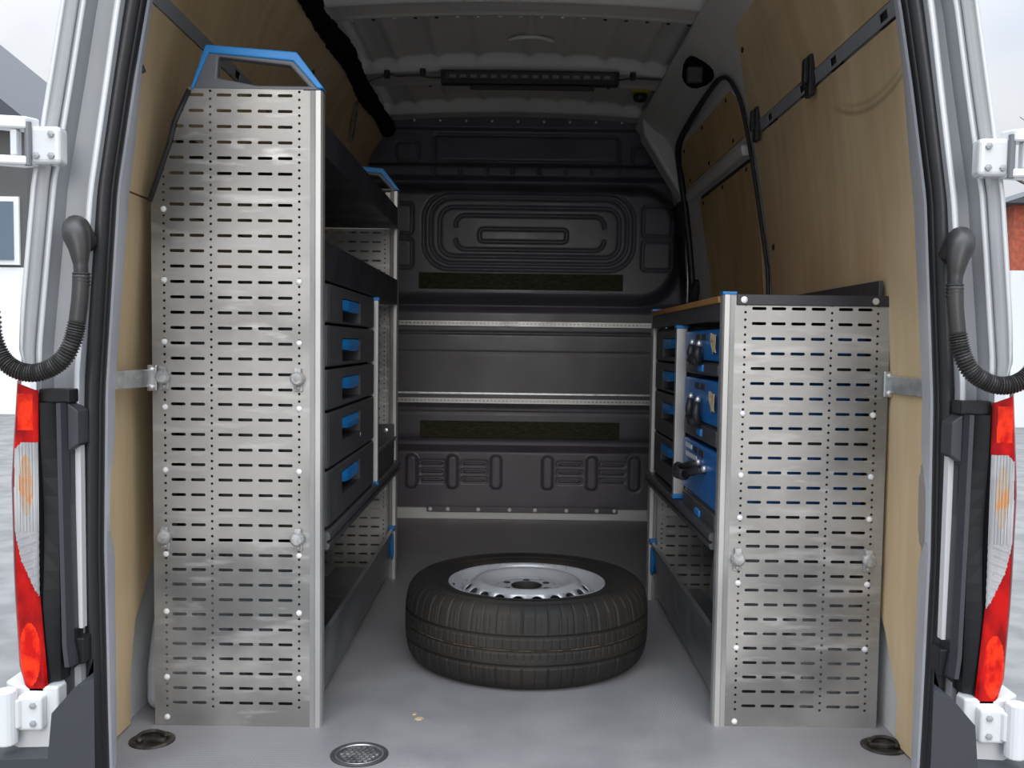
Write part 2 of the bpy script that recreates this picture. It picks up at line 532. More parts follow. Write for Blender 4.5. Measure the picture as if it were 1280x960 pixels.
for y in (2.72, 3.31):
    z = 1.63
    mb = MB()
    mb.box(wx(z) - .018, wx(z) - .001, y - .022, y + .022, z - .055, z + .055)
    mb.box(wx(z) - .030, wx(z) - .016, y - .014, y + .014, z - .02, z + .045)
    mb.build('rail_clip', 'black', wall_right, bevel=.004)
# screw plugs in the boards
def plugs(s, pts, parent, r=.010, m='black'):
    for y, z in pts:
        MB().lathe([(r * .6, 0), (r, .001), (r, .004), (r * .6, .006), (.001, .006)], (s * (wx(z) + .001), y, z), 10, 'x', -s).build('screw_plug', m, parent)
plugs(1, [(3.27, 1.86), (3.29, 1.23), (2.06, .20)], wall_right, .011)
plugs(-1, [(2.12, .22), (2.13, 1.49), (2.5, 1.8), (3.6, 1.86), (3.7, 1.83)], wall_left, .011)
mb = MB(); mb.tube([(-wx(1.91) + .012, 4.29, 1.915), (-wx(1.8) + .012, 4.5, 1.80)], .012, 6); mb.build('strap_end', 'zinc', wall_left)
mb = MB(); mb.box(wx(1.9) - .025, wx(1.9) + .0, 2.52, 2.56, 1.88, 1.94); mb.build('strap_end', 'zinc', wall_right, bevel=.003)
# tape and marks on the rear left edge of board
mb = MB(); mb.tube([(-.782, 2.055, 1.475), (-.768, 2.045, 1.462), (-.760, 2.05, 1.440)], .007, 6); mb.build('hook', 'black', wall_left)

# sliding door in the right wall -----------------------------------
door = bpy.data.objects.new('door_1', None); C.objects.link(door); struct(door)
door.location = (.86, 4.0, 0)
def on_wall(y, z, off=0): return (wx(z) + off, y, z)
sp = [(3.37, .05), (3.37, .6), (3.37, 1.1), (3.385, 1.2), (3.41, 1.32), (3.445, 1.5), (3.46, 1.71), (3.48, 1.79), (3.55, 1.845), (3.70, 1.86), (4.05, 1.855), (4.45, 1.835), (4.64, 1.80), (4.74, 1.70), (4.77, 1.5), (4.78, 1.1), (4.78, .05)]
path = spline([on_wall(y, z, -.004) for y, z in sp], 6)
MB().tube(path, [ip(p[1], [(3.37, .0065), (4.0, .012), (4.7, .016)]) for p in path], 8).build('door_seal', 'black', door, smooth=True)
mb = MB(); wall_sheet(mb, 1, .004, 3.40, 4.74, .05, 1.83, .008, lambda z: (ip(z, [(0, 3.39), (1.1, 3.39), (1.5, 3.465), (1.75, 3.49), (1.83, 3.6)]), ip(z, [(0, 4.76), (1.7, 4.72), (1.83, 4.5)])))
mb.build('door_skin', 'roof', door)
mb = MB(); wall_sheet(mb, 1, -.002, 3.5, 4.69, 1.635, 1.80, .006, lambda z: (ip(z, [(1.6, 3.49), (1.74, 3.49), (1.80, 3.56)]), ip(z, [(1.63, 4.69), (1.74, 4.67), (1.8, 4.56)])))
mb.build('plywood_panel', 'ply_door', door)
mb = MB(); wall_sheet(mb, 1, -.002, 3.47, 4.4, .1, 1.54, .006, lambda z: (ip(z, [(0, 3.44), (1.1, 3.44), (1.54, 3.475)]), ip(z, [(0, 4.34), (1.15, 4.34), (1.54, 4.43)])))
mb.build('plywood_panel', 'ply_door', door)
mb = MB(); wall_sheet(mb, 1, -.022, 3.50, 4.62, 1.565, 1.605, .03); mb.build('door_rib', 'roof', door, bevel=.008)
mb = MB(); wall_sheet(mb, 1, -.006, 3.49, 4.36, 1.540, 1.551, .012); mb.build('panel_edge', 'black', door)
for y, z in [(3.63, 1.785), (4.08, 1.785), (4.52, 1.775), (3.67, 1.65), (4.12, 1.65), (4.55, 1.65), (3.54, 1.525), (3.94, 1.525), (4.34, 1.52)]:
    MB().lathe([(.007, 0), (.009, .002), (.007, .005), (.001, .005)], (wx(z) - .002, y, z), 8, 'x', -1).build('screw_plug', 'black', door)
# dark guide rail and grab handle by the bulkhead edge
mb = MB(); mb.tube([(.845, 4.86, .6), (.845, 4.86, 1.2), (.825, 4.84, 1.5)], .009, 8); mb.build('edge_strip', 'zinc', door, smooth=True)
mb = MB(); mb.tube(spline([(.845, 4.62, .96), (.83, 4.6, 1.06), (.835, 4.64, 1.14), (.86, 4.66, 1.2)], 5), .025, 8); mb.build('grab_handle', 'black', door, smooth=True)

mb = MB(); wall_sheet(mb, 1, -.006, 4.80, 5.10, .0, 1.60, .008, lambda z: (ip(z, [(1.3, 4.80), (1.60, 4.86)]), 5.1))
mb.build('side_cover', 'black', wall_right)
# roof --------------------------------------------------------------
def heightfield(name, us, vs, fn, m, parent=None):
    U, V = np.meshgrid(us, vs)
    P = fn(U, V).reshape(-1, 3)
    nu, nv = len(us), len(vs)
    idx = np.arange(nu * nv).reshape(nv, nu)
    q = np.stack([idx[:-1, :-1], idx[:-1, 1:], idx[1:, 1:], idx[1:, :-1]], -1).reshape(-1, 4)
    me = bpy.data.meshes.new(name)
    me.vertices.add(len(P)); me.vertices.foreach_set('co', P.ravel())
    me.loops.add(q.size); me.loops.foreach_set('vertex_index', q.ravel())
    me.polygons.add(len(q)); me.polygons.foreach_set('loop_start', np.arange(0, q.size, 4))
    me.polygons.foreach_set('loop_total', np.full(len(q), 4))
    me.update(); me.validate()
    return link(name, me, m, parent, smooth=True)
def sstep(a, b, x):
    t = np.clip((x - a) / (b - a), 0, 1)
    return t * t * (3 - 2 * t)
BOWS = [(1.86, 2.10), (2.62, 2.78), (3.40, 3.555), (4.24, 4.46), (4.99, 5.2)]
def roof_fn(X, Y):
    zr = 2.112 - .09 * X ** 2
    for gx in (-.60, -.50, -.33, -.16, .05, .2, .36, .52, .61):
        w = .018
        zr = zr - .014 * np.exp(-((X - gx) / w) ** 2)
    zb = 2.052 - .06 * X ** 2
    k = np.zeros_like(X)
    for a, b in BOWS:
        k = np.maximum(k, sstep(a - .03, a, Y) * (1 - sstep(b, b + .03, Y)))
    z = zr * (1 - k) + zb * k
    # pressed lip along each bow edge
    for a, b in BOWS:
        z = z - .006 * np.exp(-((Y - b + .012) / .008) ** 2) - .006 * np.exp(-((Y - a - .012) / .008) ** 2)
    return np.stack([X, Y, z], -1)
ceiling = struct(heightfield('ceiling', np.linspace(-.70, .70, 141), np.linspace(1.86, 5.2, 320), roof_fn, 'roof'))
# outer roof skin, closes the body
mb = MB(); mb.loft([[(x, y, 2.16 - .2 * x * x) for x in np.linspace(-.78, .78, 9)] + [(.80, y, 1.86), (.90, y, 1.84), (.82, y, 2.1), (.5, y, 2.2), (0, y, 2.24), (-.5, y, 2.2), (-.82, y, 2.1), (-.90, y, 1.84), (-.80, y, 1.86)] for y in (1.84, 5.3)])
mb.build('roof_skin', 'paint', ceiling)
# small holes and rivets of the roof bows
for (yb, n, zz) in ((3.548, 17, 2.047), (4.462, 7, 2.047)):
    for i in range(n):
        x = lerp(-.58, .60, i / (n - 1))
        MB().lathe([(.007, 0), (.007, .003), (.001, .004)], (x, yb, zz - .06 * x * x - .003), 8, 'z', -1).build('bow_plug', 'black' if (i in (1, 3, 4) or i > n - 6) else 'roof', ceiling)
arc = spline([(-.06 + .026, 3.98, 2.092), (.0 , 3.945, 2.092), (.05, 3.935, 2.092), (.10, 3.95, 2.092), (.14, 3.985, 2.092)], 6)
MB().tube(arc, .008, 6).build('pressed_arc', 'roof', ceiling, smooth=True)

# bulkhead ----------------------------------------------------------
def sd(X, Z, x0, x1, z0, z1, r):
    cx, cz = (x0 + x1) / 2, (z0 + z1) / 2
    dx = np.abs(X - cx) - ((x1 - x0) / 2 - r)
    dz = np.abs(Z - cz) - ((z1 - z0) / 2 - r)
    return np.hypot(np.maximum(dx, 0), np.maximum(dz, 0)) + np.minimum(np.maximum(dx, dz), 0) - r
def groove(d, w): return np.exp(-(d / w) ** 2)
def bulk_fn(X, Z):
    p = np.zeros_like(X)
    def raise_(x0, x1, z0, z1, r, h, soft):
        return h * sstep(soft, -soft * .2, sd(X, Z, x0, x1, z0, z1, r)) if False else h * (1 - sstep(-soft * .3, soft, sd(X, Z, x0, x1, z0, z1, r)))
    # upper bulge of the cab seats
    p = np.maximum(p, raise_(-.83, .80, 1.14, 1.665, .17, .11, .06))
    # header band and ledge
    p = np.maximum(p, raise_(-.9, .80, 1.75, 1.80, .02, .05, .02))
    p = np.maximum(p, raise_(-.95, .95, 1.995, 2.2, .01, .03, .01))
    # flat middle
    p = np.maximum(p, raise_(-1, 1, .58, 1.07, .02, .045, .05))
    p = np.maximum(p, raise_(-1, 1, .38, .60, .02, .03, .03))
    # lower bulge
    p = np.maximum(p, raise_(-1, 1, .045, .352, .04, .085, .035))
    g = np.zeros_like(X)
    inb = [(-.46, .60, 1.275, 1.655, .13), (-.425, .565, 1.305, 1.63, .11), (-.38, .525, 1.34, 1.585, .07)]
    for a in inb: g += .012 * groove(sd(X, Z, *a), .007)
    g += .012 * groove(sd(X, Z, -.18, .26, 1.415, 1.478, .02), .006)
    g += .014 * groove(sd(X, Z, -.30, .45, 1.375, 1.545, .05), .006) * (1 - (np.abs(Z - 1.455) < .028) * (np.abs(X - .07) > .30))
    for x0, x1 in ((.645, .79), (-.66, -.52)):
        for z0, z1 in ((1.28, 1.425), (1.45, 1.60)): g += .012 * groove(sd(X, Z, x0, x1, z0, z1, .02), .006)
    g += .012 * groove(sd(X, Z, -.42, .53, 1.83, 1.965, .02), .007)
    g += .010 * groove(sd(X, Z, .60, .70, 1.83, 1.92, .03), .007)
    g += .010 * groove(sd(X, Z, -.62, -.5, 1.83, 1.93, .03), .007)
    for i in range(8):
        g += .010 * groove(X - (-.42 + .135 * i), .006) * (np.abs(Z - 1.775) < .022)
    g += .006 * groove(Z - .955, .006) + .003 * groove(Z - .856, .005) + .004 * groove(Z - .545, .005)
    g += .020 * groove(Z - .39, .02)
    p = p - g
    rib = np.zeros_like(X)
    for x in (-.515, -.305, -.082, .182, .408, .626):
        rib = np.maximum(rib, .022 * (1 - sstep(-.006, .012, sd(X, Z, x - .024, x + .024, .16, .325, .02))))
        rib -= .006 * groove(sd(X, Z, x - .034, x + .034, .15, .335, .03), .006)
    for x in (-.41, -.193, .295, .517):
        for z in (.285, .243, .200):
            rib = rib + .010 * (1 - sstep(-.002, .005, sd(X, Z, x - .05, x + .05, z - .004, z + .004, .003)))
            rib -= .008 * groove(sd(X, Z, x - .062, x + .062, z - .011, z + .011, .006), .005)
    p = p + rib
    return np.stack([X, 5.15 - p, Z], -1)
wall_back = struct(heightfield('wall_back', np.linspace(-.93, .93, 320), np.linspace(.045, 2.10, 400), bulk_fn, 'bulk'))
MB().box(-.94, .94, 5.17, 5.2, -.05, 2.15).build('back_plate', 'black', wall_back)
MB().box(-.482, .547, 5.025, 5.045, 1.175, 1.255).build('felt_strip', 'felt', wall_back, bevel=.003)
MB().box(-.478, .552, 5.108, 5.124, .412, .500).build('felt_strip', 'felt', wall_back, bevel=.003)
MB().box(-.433, .542, 5.024, 5.039, .040, .068).build('bottom_flange', 'bulk', wall_back, bevel=.003)
for i, x in enumerate((-.415, -.325, -.17, -.01, .12, .28, .435, .525)):
    MB().lathe([(.011, 0), (.010, .005), (.001, .008)], (x, 5.024, .054), 12, 'y', -1).build('rivet', 'white_pl', wall_back, smooth=True)
for i in range(10):
    MB().lathe([(.007, 0), (.006, .004), (.001, .005)], (-.52 + i * .132, 5.12, 2.03), 8, 'y', -1).build('rivet', 'zinc', wall_back)
def bulk_rail(z):
    mb = MB()
    x0, n, p = -.86, 86, .02
    def fm(u, v): return (u, 5.083, z + v)
    for i in range(n):
        cell(mb, x0 + i * p, x0 + (i + 1) * p, -.0125, .0125, stadium(.003, .004), fm)
    r = mb.build('perforated_rail', 'alu_post', wall_back, solid=.002)
    MB().box(-.86, .86, 5.088, 5.108, z - .012, z + .012).build('rail_channel', 'galv', r)
bulk_rail(1.002)
bulk_rail(.607)
MB().box(-.86, .86, 5.09, 5.108, .640, .649).build('ledge_strip', 'zinc', wall_back)
t = struct(MB().box(-.88, .88, 5.04, 5.10, 0, .058).build('trim_2', 'paint', bevel=.006))
# black foam strip along the left roof edge, and the right roof edge metal
path, rad = [], []
y = 1.9
while y < 5.1:
    path.append((-.648 + .006 * math.sin(y * 7) + random.uniform(-.003, .003), y, 1.968 + .006 * math.sin(y * 5.3)))
    rad.append(.037 + .004 * math.sin(y * 9) + random.uniform(-.0035, .0035))
    y += .022
mb = MB(); mb.tube(path, rad, 10)
struct(mb.build('trim_3', 'foam', smooth=True))
mb = MB(); mb.loft([[(x, y, z) for x, z in ((.66, 1.935), (.60, 2.0), (.62, 2.04), (.75, 2.0), (.72, 1.9))] for y in (1.9, 5.12)])
struct(mb.build('trim_4', 'roof', bevel=.01))
mb = MB()
mb.loft([[(x, y, z) for x, z in ((.815, 1.60), (.76, 1.68), (.66, 1.84), (.615, 1.91), (.60, 2.03), (.74, 2.0), (.80, 1.78), (.85, 1.60))] for y in (4.84, 4.99)])
struct(mb.build('trim_5', 'roof', bevel=.02, seg=3))

# wheel arches
for i, s in enumerate((-1, 1)):
    yb = 2.345
    prof = [(yb, 0), (yb + .005, .10), (yb + .04, .20), (yb + .11, .29), (yb + .24, .355), (2.95, .372), (3.2, .33), (3.36, .22), (3.42, .1), (3.425, 0)]
    mb = MB(); mb.prism(prof, 'x', s * .69, s * .882)
    struct(mb.build('trim_%d' % (6 + i), 'inner', bevel=.03, seg=4))

# ------------------------------------------------------------------ rear pillars, seals, body corners
SEAL = [(-.05, .795), (.17, .799), (.50, .803), (.80, .797), (1.18, .770), (1.38, .738), (1.53, .711), (1.70, .675), (1.80, .635), (1.86, .57)]
RI = [(-.05, .822), (.48, .825), (.83, .819), (1.167, .790), (1.37, .758), (1.52, .735), (1.8, .67)]
RO = [(-.05, .872), (.88, .869), (1.18, .838), (1.38, .802), (1.52, .778), (1.8, .70)]
CO = [(-.05, .915), (.88, .903), (1.17, .873), (1.37, .838), (1.51, .812), (1.8, .74)]
def frange(a, b, n): return [lerp(a, b, i / (n - 1)) for i in range(n)]
def pillar(s, nm):
    cx, ox = .012, .004
    rings, fl = [], []
    for z in frange(-.05, 1.8, 75):
        a, ri, ro = ip(z, SEAL), ip(z, RI), ip(z, RO)
        k = ip(z, [(.44, 1), (.53, .08), (.62, .08), (.69, 1)])
        W = wx(z) - .004
        e = (lerp(a - .010, W - ip(z, [(.8, .020), (1.3, .030)]), k), lerp(1.905, 2.10, k))
        prof = [e, (a - .008, 1.90), (a - .007, 1.872), (ri - .012, 1.865), (ri - .006, 1.832), (ri + .006, 1.832), (ri + .012, 1.862), (ro - .008, 1.850),
                (ro - .003, 1.812), (ro + .005, 1.808), (ro + .012, 1.83), (ro + .02, 2.0), (W + .05, 2.2), (W + .02, 2.2)]
        prof.append((lerp(a + .01, W + .015, k), lerp(1.94, 2.13, k)))
        fl.append([(s * x + cx, y, z) for x, y in ((e[0] - .001, e[1]), (a - .009, 1.898), (a - .0085, 1.875), (a - .004, 1.90), (e[0] + .004, e[1] + .003))])
        rings.append([(s * x + (cx if j < 7 else ox), y, z) for j, (x, y) in enumerate(prof)])
    mb = MB(); mb.loft(rings)
    body = struct(mb.build(nm, 'jamb'))
    MB().loft(fl).build('inner_flange', 'inner', body)
    for pts, rr, yy in ((RI, .0065, 1.836), (RO, .0045, 1.812)):
        MB().tube([(s * ip(z, pts) + (cx if pts is RI else ox), yy, z) for z in frange(.30 if pts is RI else .84, 1.8, 40)], rr, 8).build('edge_bead', 'paint', body, smooth=True)
    # black rubber seal: rounded bulb with a thin lip
    for nm2, da, rx, ry, yc in (('weather_seal', .004, .0150, .021, 1.862), ('seal_lip', -.0095, .005, .012, 1.868)):
        rings = []
        for z in frange(-.05, 1.84, 60):
            a = ip(z, SEAL)
            rings.append([(s * (a + da) + cx + rx * math.cos(t), yc + ry * math.sin(t), z) for t in [2 * PI * k / 14 for k in range(14)]])
        MB().loft(rings).build(nm2, 'seal', body, smooth=True)
    # inner flange screws and slots
    for z in (1.42, 1.12, .93, .72, .40, .25):
        a = ip(z, SEAL)
        MB().lathe([(.004, 0), (.004, .002), (.001, .002)], (s * lerp(a, wx(z), .5) + cx - s * .006, lerp(1.895, 2.13, .5), z), 8, 'y', -1).build('screw', 'black', body)
    # outer white corner (above the lamp)
    rings = []
    for z in [.828, .835] + frange(.85, 1.17, 12) + [1.205, 1.27] + frange(1.3, 1.8, 20):
        ro, co = ip(z, RO), ip(z, CO)
        tap = ip(z, [(.828, .93), (.88, .985), (.95, 1)])
        co *= 1 - (1 - tap) * .4
        mid = lerp(ro, co, .30)
        prof = [(ro + .008, 1.82), (ro + .009, 1.80), (ro + .012, 1.788), (ro + .018, 1.780), (lerp(ro, co, .45), 1.776), (lerp(ro, co, .7), 1.776), (co - .012, 1.780), (co - .004, 1.788), (co, 1.80), (co + .012, 1.86), (max(co + .03, wx(z) + .07), 2.25), (max(ro + .03, wx(z) + .04), 2.25), (ro + .025, 1.9)]
        rings.append([(s * x + ox, y, z) for x, y in prof])
    MB().loft(rings).build('body_corner', 'paint', body, smooth=True)
    # white lower corner below the lamp
    mb = MB()
    mb.loft([[(s * x + ox, y, z) for x, y in ((.823, 1.80), (.826, 1.772), (.90, 1.772), (.935, 1.80), (.95, 2.25), (.91, 2.25), (.86, 1.86))] for z in (-.1, .155, .160, .262, .266)])
    mb.build('body_corner', 'paint', body, bevel=.005)
    # black plastic trims between lamp and seal
    mb = MB(); mb.box(s * .806 + ox, s * .862 + ox, 1.79, 1.83, .783, .808); mb.build('lamp_trim', 'trimblk', body, bevel=.003)
    rings = []
    for z in frange(.268, .783, 16):
        zi = .829
        rings.append([(s * x + ox, y, z) for x, y in ((zi, 1.812), (zi + .004, 1.80), (.858, 1.79 + .006 * math.sin(z * 14)), (.862, 1.83), (zi, 1.83))])
    MB().loft(rings).build('lamp_trim', 'trimblk', body)
    mb = MB()
    mb.loft([[(s * (x + d) + ox, y, z) for x, y in ((.812, 1.80), (.816, 1.778), (.824, 1.778), (.828, 1.80), (.828, 1.84), (.812, 1.84))] for z, d in ((.30, -.008), (.34, -.004), (.5, -.002), (.783, .001))])
    mb.build('lamp_trim', 'bumper', body)
    mb = MB()
    mb.prism([(s * x + ox, z) for x, z in ((.813, .783), (.793, .768), (.793, .708), (.813, .694))], 'y', 1.795, 1.84)
    mb.build('lamp_trim', 'bumper', body, bevel=.002)
    mb = MB()
    mb.prism([(s * x + ox, z) for x, z in ((.816, .694), (.811, .69), (.811, .5), (.808, .35), (.800, .30), (.816, .285))], 'y', 1.80, 1.83)
    mb.build('lamp_trim', 'trimblk', body, bevel=.002)
    mb = MB(); mb.box(s * .794 + ox, s * .810 + ox, 1.81, 1.85, .295, .345); mb.build('catch_block', 'trimblk', body, bevel=.003)
    MB().box(s * .801 + ox, s * .811 + ox, 1.822, 1.84, .36, .705).build('white_strip', 'paint', body)
    return body
pl = pillar(-1, 'trim_8')
pr = pillar(1, 'trim_9')
# header over the rear opening
mb = MB()
mb.prism([(-.80, 1.80), (-.55, 1.86), (0, 1.90), (.57, 1.86), (.82, 1.80), (.80, 2.1), (.4, 2.2), (-.4, 2.2), (-.78, 2.1)], 'y', 1.80, 1.90)
struct(mb.build('trim_10', 'paint', bevel=.01))

# bumper
mb = MB()
for s in (-1, 1):
    q = ((.742, .298), (.775, .285), (.818, .236), (.826, .155), (.96, .150), (.97, -.35), (.742, -.35))
    mb.loft([[(s * (x + (dx if x < .75 else 0)) + .008, y, z) for x, z in q] for y, dx in ((1.72, 0), (1.80, .034))])
mb.box(-.75, .75, 1.66, 1.795, -.35, -.10)
bum = tag(mb.build('rear_bumper', 'bumper', bevel=.006), 'dark grey plastic rear bumper, its raised ends under both tail lights', 'bumper')

# tail lights -------------------------------------------------------
def tail(s, label):
    ox = .004
    root = thing('tail_light', label, 'tail light', (s * .885, 1.80, .55), 'tail lights')
    inner = [(.258, .846), (.43, .858), (.70, .857), (.808, .856)]
    outer = [(.258, .905), (.30, .918), (.48, .925), (.64, .927), (.70, .922), (.825, .910)]
    nz, nx = 260, 44
    zs = frange(.258, .824, nz)
    clear_poly = [(.855, .712), (.885, .712), (.896, .70), (.899, .62), (.899, .555), (.888, .50), (.858, .432)]
    def inside(x, z):
        c = False
        n = len(clear_poly)
        for i in range(n):
            x1, z1 = clear_poly[i]; x2, z2 = clear_poly[i - 1]
            if (z1 > z) != (z2 > z) and x < (x2 - x1) * (z - z1) / (z2 - z1) + x1: c = not c
        return c
    def P(i, j):
        z = zs[i]
        t = j / (nx - 1)
        a, b = ip(z, inner), ip(z, outer)
        ztop = z
        x = lerp(a, b, t)
        y = 1.772 + .055 * max(0, (t - .55) / .45) ** 2 + .006 * (1 - min(1, t / .1)) ** 2
        if i == nz - 1: ztop = .806 + (.020 * t)
        elif z > .80: ztop = min(z, .806 + .020 * t)
        return (x, y, ztop)
    groups = {'red': MB(), 'dark': MB(), 'clear': MB(), 'amber': MB(), 'bright': MB(), 'bright_top': MB()}
    for i in range(nz - 1):
        for j in range(nx - 1):
            q = [P(i, j), P(i, j + 1), P(i + 1, j + 1), P(i + 1, j)]
            x = sum(p[0] for p in q) / 4; z = sum(p[2] for p in q) / 4
            k = 'red'
            if inside(x, z):
                k = 'amber' if ((x - .877) / .012) ** 2 + ((z - .635) / .055) ** 2 < 1 else 'clear'
                d = .0007 * math.sin(z * 420 + x * 160) if z < .55 else .0006 * math.sin(x * 1100)
                q = [(p[0], p[1] - .003 + d, p[2]) for p in q]
            elif x > .899 and z < .70: k = 'dark'
            elif ((x - .876) / .019) ** 2 + ((z - .325) / .058) ** 2 < 1: k = 'bright'
            elif abs(x - .878) < .014 and .735 < z < .800: k = 'bright_top'
            groups[k].add([(s * p[0] + ox, p[1], p[2]) for p in q], [(0, 1, 2, 3)])
    groups['red'].build('red_lens', 'lens_red', root, smooth=True)
    groups['dark'].build('side_lens', 'lens_dark', root, smooth=True)
    groups['clear'].build('clear_lens', 'lens_clear', root, smooth=True)
    groups['bright'].build('reflector', 'lens_bright', root, smooth=True)
    groups['bright_top'].build('reflector', 'lens_bright', root, smooth=True)
    groups['amber'].build('amber_reflector', 'amber', root, smooth=True)
    mb = MB()
    mb.loft([[(s * x + ox, y, z) for x, y in ((ip(z, inner) + .001, 1.783), (ip(z, outer) - .012, 1.81), (ip(z, outer) - .004, 1.86), (ip(z, inner) + .001, 1.86))] for z in frange(.26, .80, 12)])
    mb.build('lamp_housing', 'trimblk', root)
tail(-1, 'red and clear tail light on the rear corner beside the tall rack')
tail(1, 'red and clear tail light on the rear corner beside the low rack')

# door hinges -------------------------------------------------------
def hinge_up(s, label):
    root = thing('door_hinge', label, 'hinge', (s * .83, 1.76, 1.237), 'door hinges')
    ox = .012 if s > 0 else 0
    mb = MB(); mb.box(s * .797 + ox, s * .852 + ox, 1.755, 1.79, 1.204, 1.270)
    mb.build('hinge_plate', 'paint', root, bevel=.008, seg=3)
    mb = MB()
    for z0, z1 in ((1.262, 1.284), (1.200, 1.216)):
        mb.prism([(s * x + ox, y) for x, y in ((.838, 1.77), (.852, 1.745), (.90, 1.735), (.985, 1.73), (.985, 1.755), (.91, 1.762), (.87, 1.78))], 'z', z0, z1)
    mb.build('hinge_arm', 'paint', root, bevel=.004)
    MB().box(s * .868 + ox, s * .88 + ox, 1.745, 1.765, 1.216, 1.262).build('hinge_link', 'paint', root, bevel=.003)
    for x, z in ((.812, 1.255), (.838, 1.218), (.812, 1.218)):
        MB().lathe([(.006, 0), (.006, .004), (.001, .005)], (s * x + ox, 1.755, z), 6, 'y', -1).build('bolt', 'jamb', root)
    MB().cyl((s * .851 + ox, 1.752, 1.20), (s * .851 + ox, 1.752, 1.275), .006, 10).build('hinge_pin', 'grey', root)
def hinge_low(s, label):
    root = thing('door_hinge', label, 'hinge', (s * .87, 1.76, .22), 'door hinges')
    ox = .004
    MB().box(s * .846 + ox, s * .893 + ox, 1.752, 1.775, .190, .254).build('hinge_plate', 'paint', root, bevel=.006, seg=3)
    MB().prism([(s * x + ox, y) for x, y in ((.880, 1.76), (.885, 1.745), (.92, 1.735), (.99, 1.73), (.99, 1.755), (.9, 1.768))], 'z', .196, .250).build('hinge_arm', 'paint', root, bevel=.004)
    MB().cyl((s * .908 + ox, 1.748, .168), (s * .908 + ox, 1.748, .268), .0185, 18).build('hinge_pin', 'paint', root, bevel=.003)
    for z in (.205, .238):
        MB().lathe([(.006, 0), (.006, .004), (.001, .005)], (s * .862 + ox, 1.752, z), 6, 'y', -1).build('bolt', 'jamb', root)
hinge_up(-1, 'white upper door hinge high on the corner above the conduit, tall rack side')
hinge_up(1, 'white upper door hinge high on the corner above the conduit, low rack side')
hinge_low(-1, 'white lower door hinge under the tail light on the tall rack side')
hinge_low(1, 'white lower door hinge under the tail light on the low rack side')

# rear doors folded right back, outside the frame
for s, nm in ((-1, 'door_2'), (1, 'door_3')):
    d = bpy.data.objects.new(nm, None); C.objects.link(d); struct(d); d.location = (s * 1.0, 1.75, .0)
    MB().box(s * .985, s * 1.75, 1.72, 1.77, -.25, 1.85).build('door_skin', 'paint', d, bevel=.02, seg=3)
    MB().box(s * 1.05, s * 1.70, 1.705, 1.72, -.15, .85).build('door_lining', 'jamb', d, bevel=.004)

# cable conduits ----------------------------------------------------
def conduit(s, label):
    root = thing('cable_conduit', label, 'conduit', (s * .79, 1.77, 1.08), 'cable conduits between body and rear doors')
    ox = .006
    head = spline([(s * .795 + ox, 1.845, 1.075), (s * .793 + ox, 1.80, 1.098), (s * .786 + ox, 1.775, 1.088), (s * .776 + ox, 1.765, 1.06), (s * .7715 + ox, 1.76, 1.03), (s * .771 + ox, 1.76, 1.012)], 6)
    rr = [lerp(.019, .0235, min(1, i / 10)) if i < 14 else lerp(.0235, .0125, min(1, (i - 14) / 10)) for i in range(len(head))]
    MB().tube(head, rr, 14).build('elbow_boot', 'conduit', root, smooth=True)
    mb = MB()
    for k in range(4):
        z = 1.014 - k * .0065
        mb.lathe([(.0125, -.002), (.0155, -.001), (.0155, .001), (.0125, .002)], (s * .7705 + ox, 1.76, z), 14)
    mb.build('collar', 'conduit', root)
    slv = spline([(s * .7705 + ox, 1.76, 1.012), (s * .772 + ox, 1.757, .97), (s * .777 + ox, 1.755, .925)], 6)
    MB().tube(slv, .0145, 14).build('sleeve', 'conduit', root, smooth=True)
    hose = spline([(s * .777 + ox, 1.755, .926), (s * .784 + ox, 1.752, .895), (s * .800 + ox, 1.75, .864), (s * .824 + ox, 1.748, .846), (s * .852 + ox, 1.745, .838), (s * .880 + ox, 1.742, .844), (s * .903 + ox, 1.74, .864), (s * .918 + ox, 1.74, .90), (s * .924 + ox, 1.74, .95), (s * .955 + ox, 1.74, 1.0), (s * 1.0 + ox, 1.74, 1.01)], 34)
    rr = [.0150 + .0018 * math.sin(i * 2 * PI / 5.2) for i in range(len(hose))]
    MB().tube(hose, rr, 14).build('corrugated_hose', 'conduit', root, smooth=False)
conduit(-1, 'black corrugated cable conduit looping over the tail light beside the tall rack')
conduit(1, 'black corrugated cable conduit looping over the tail light beside the low rack')

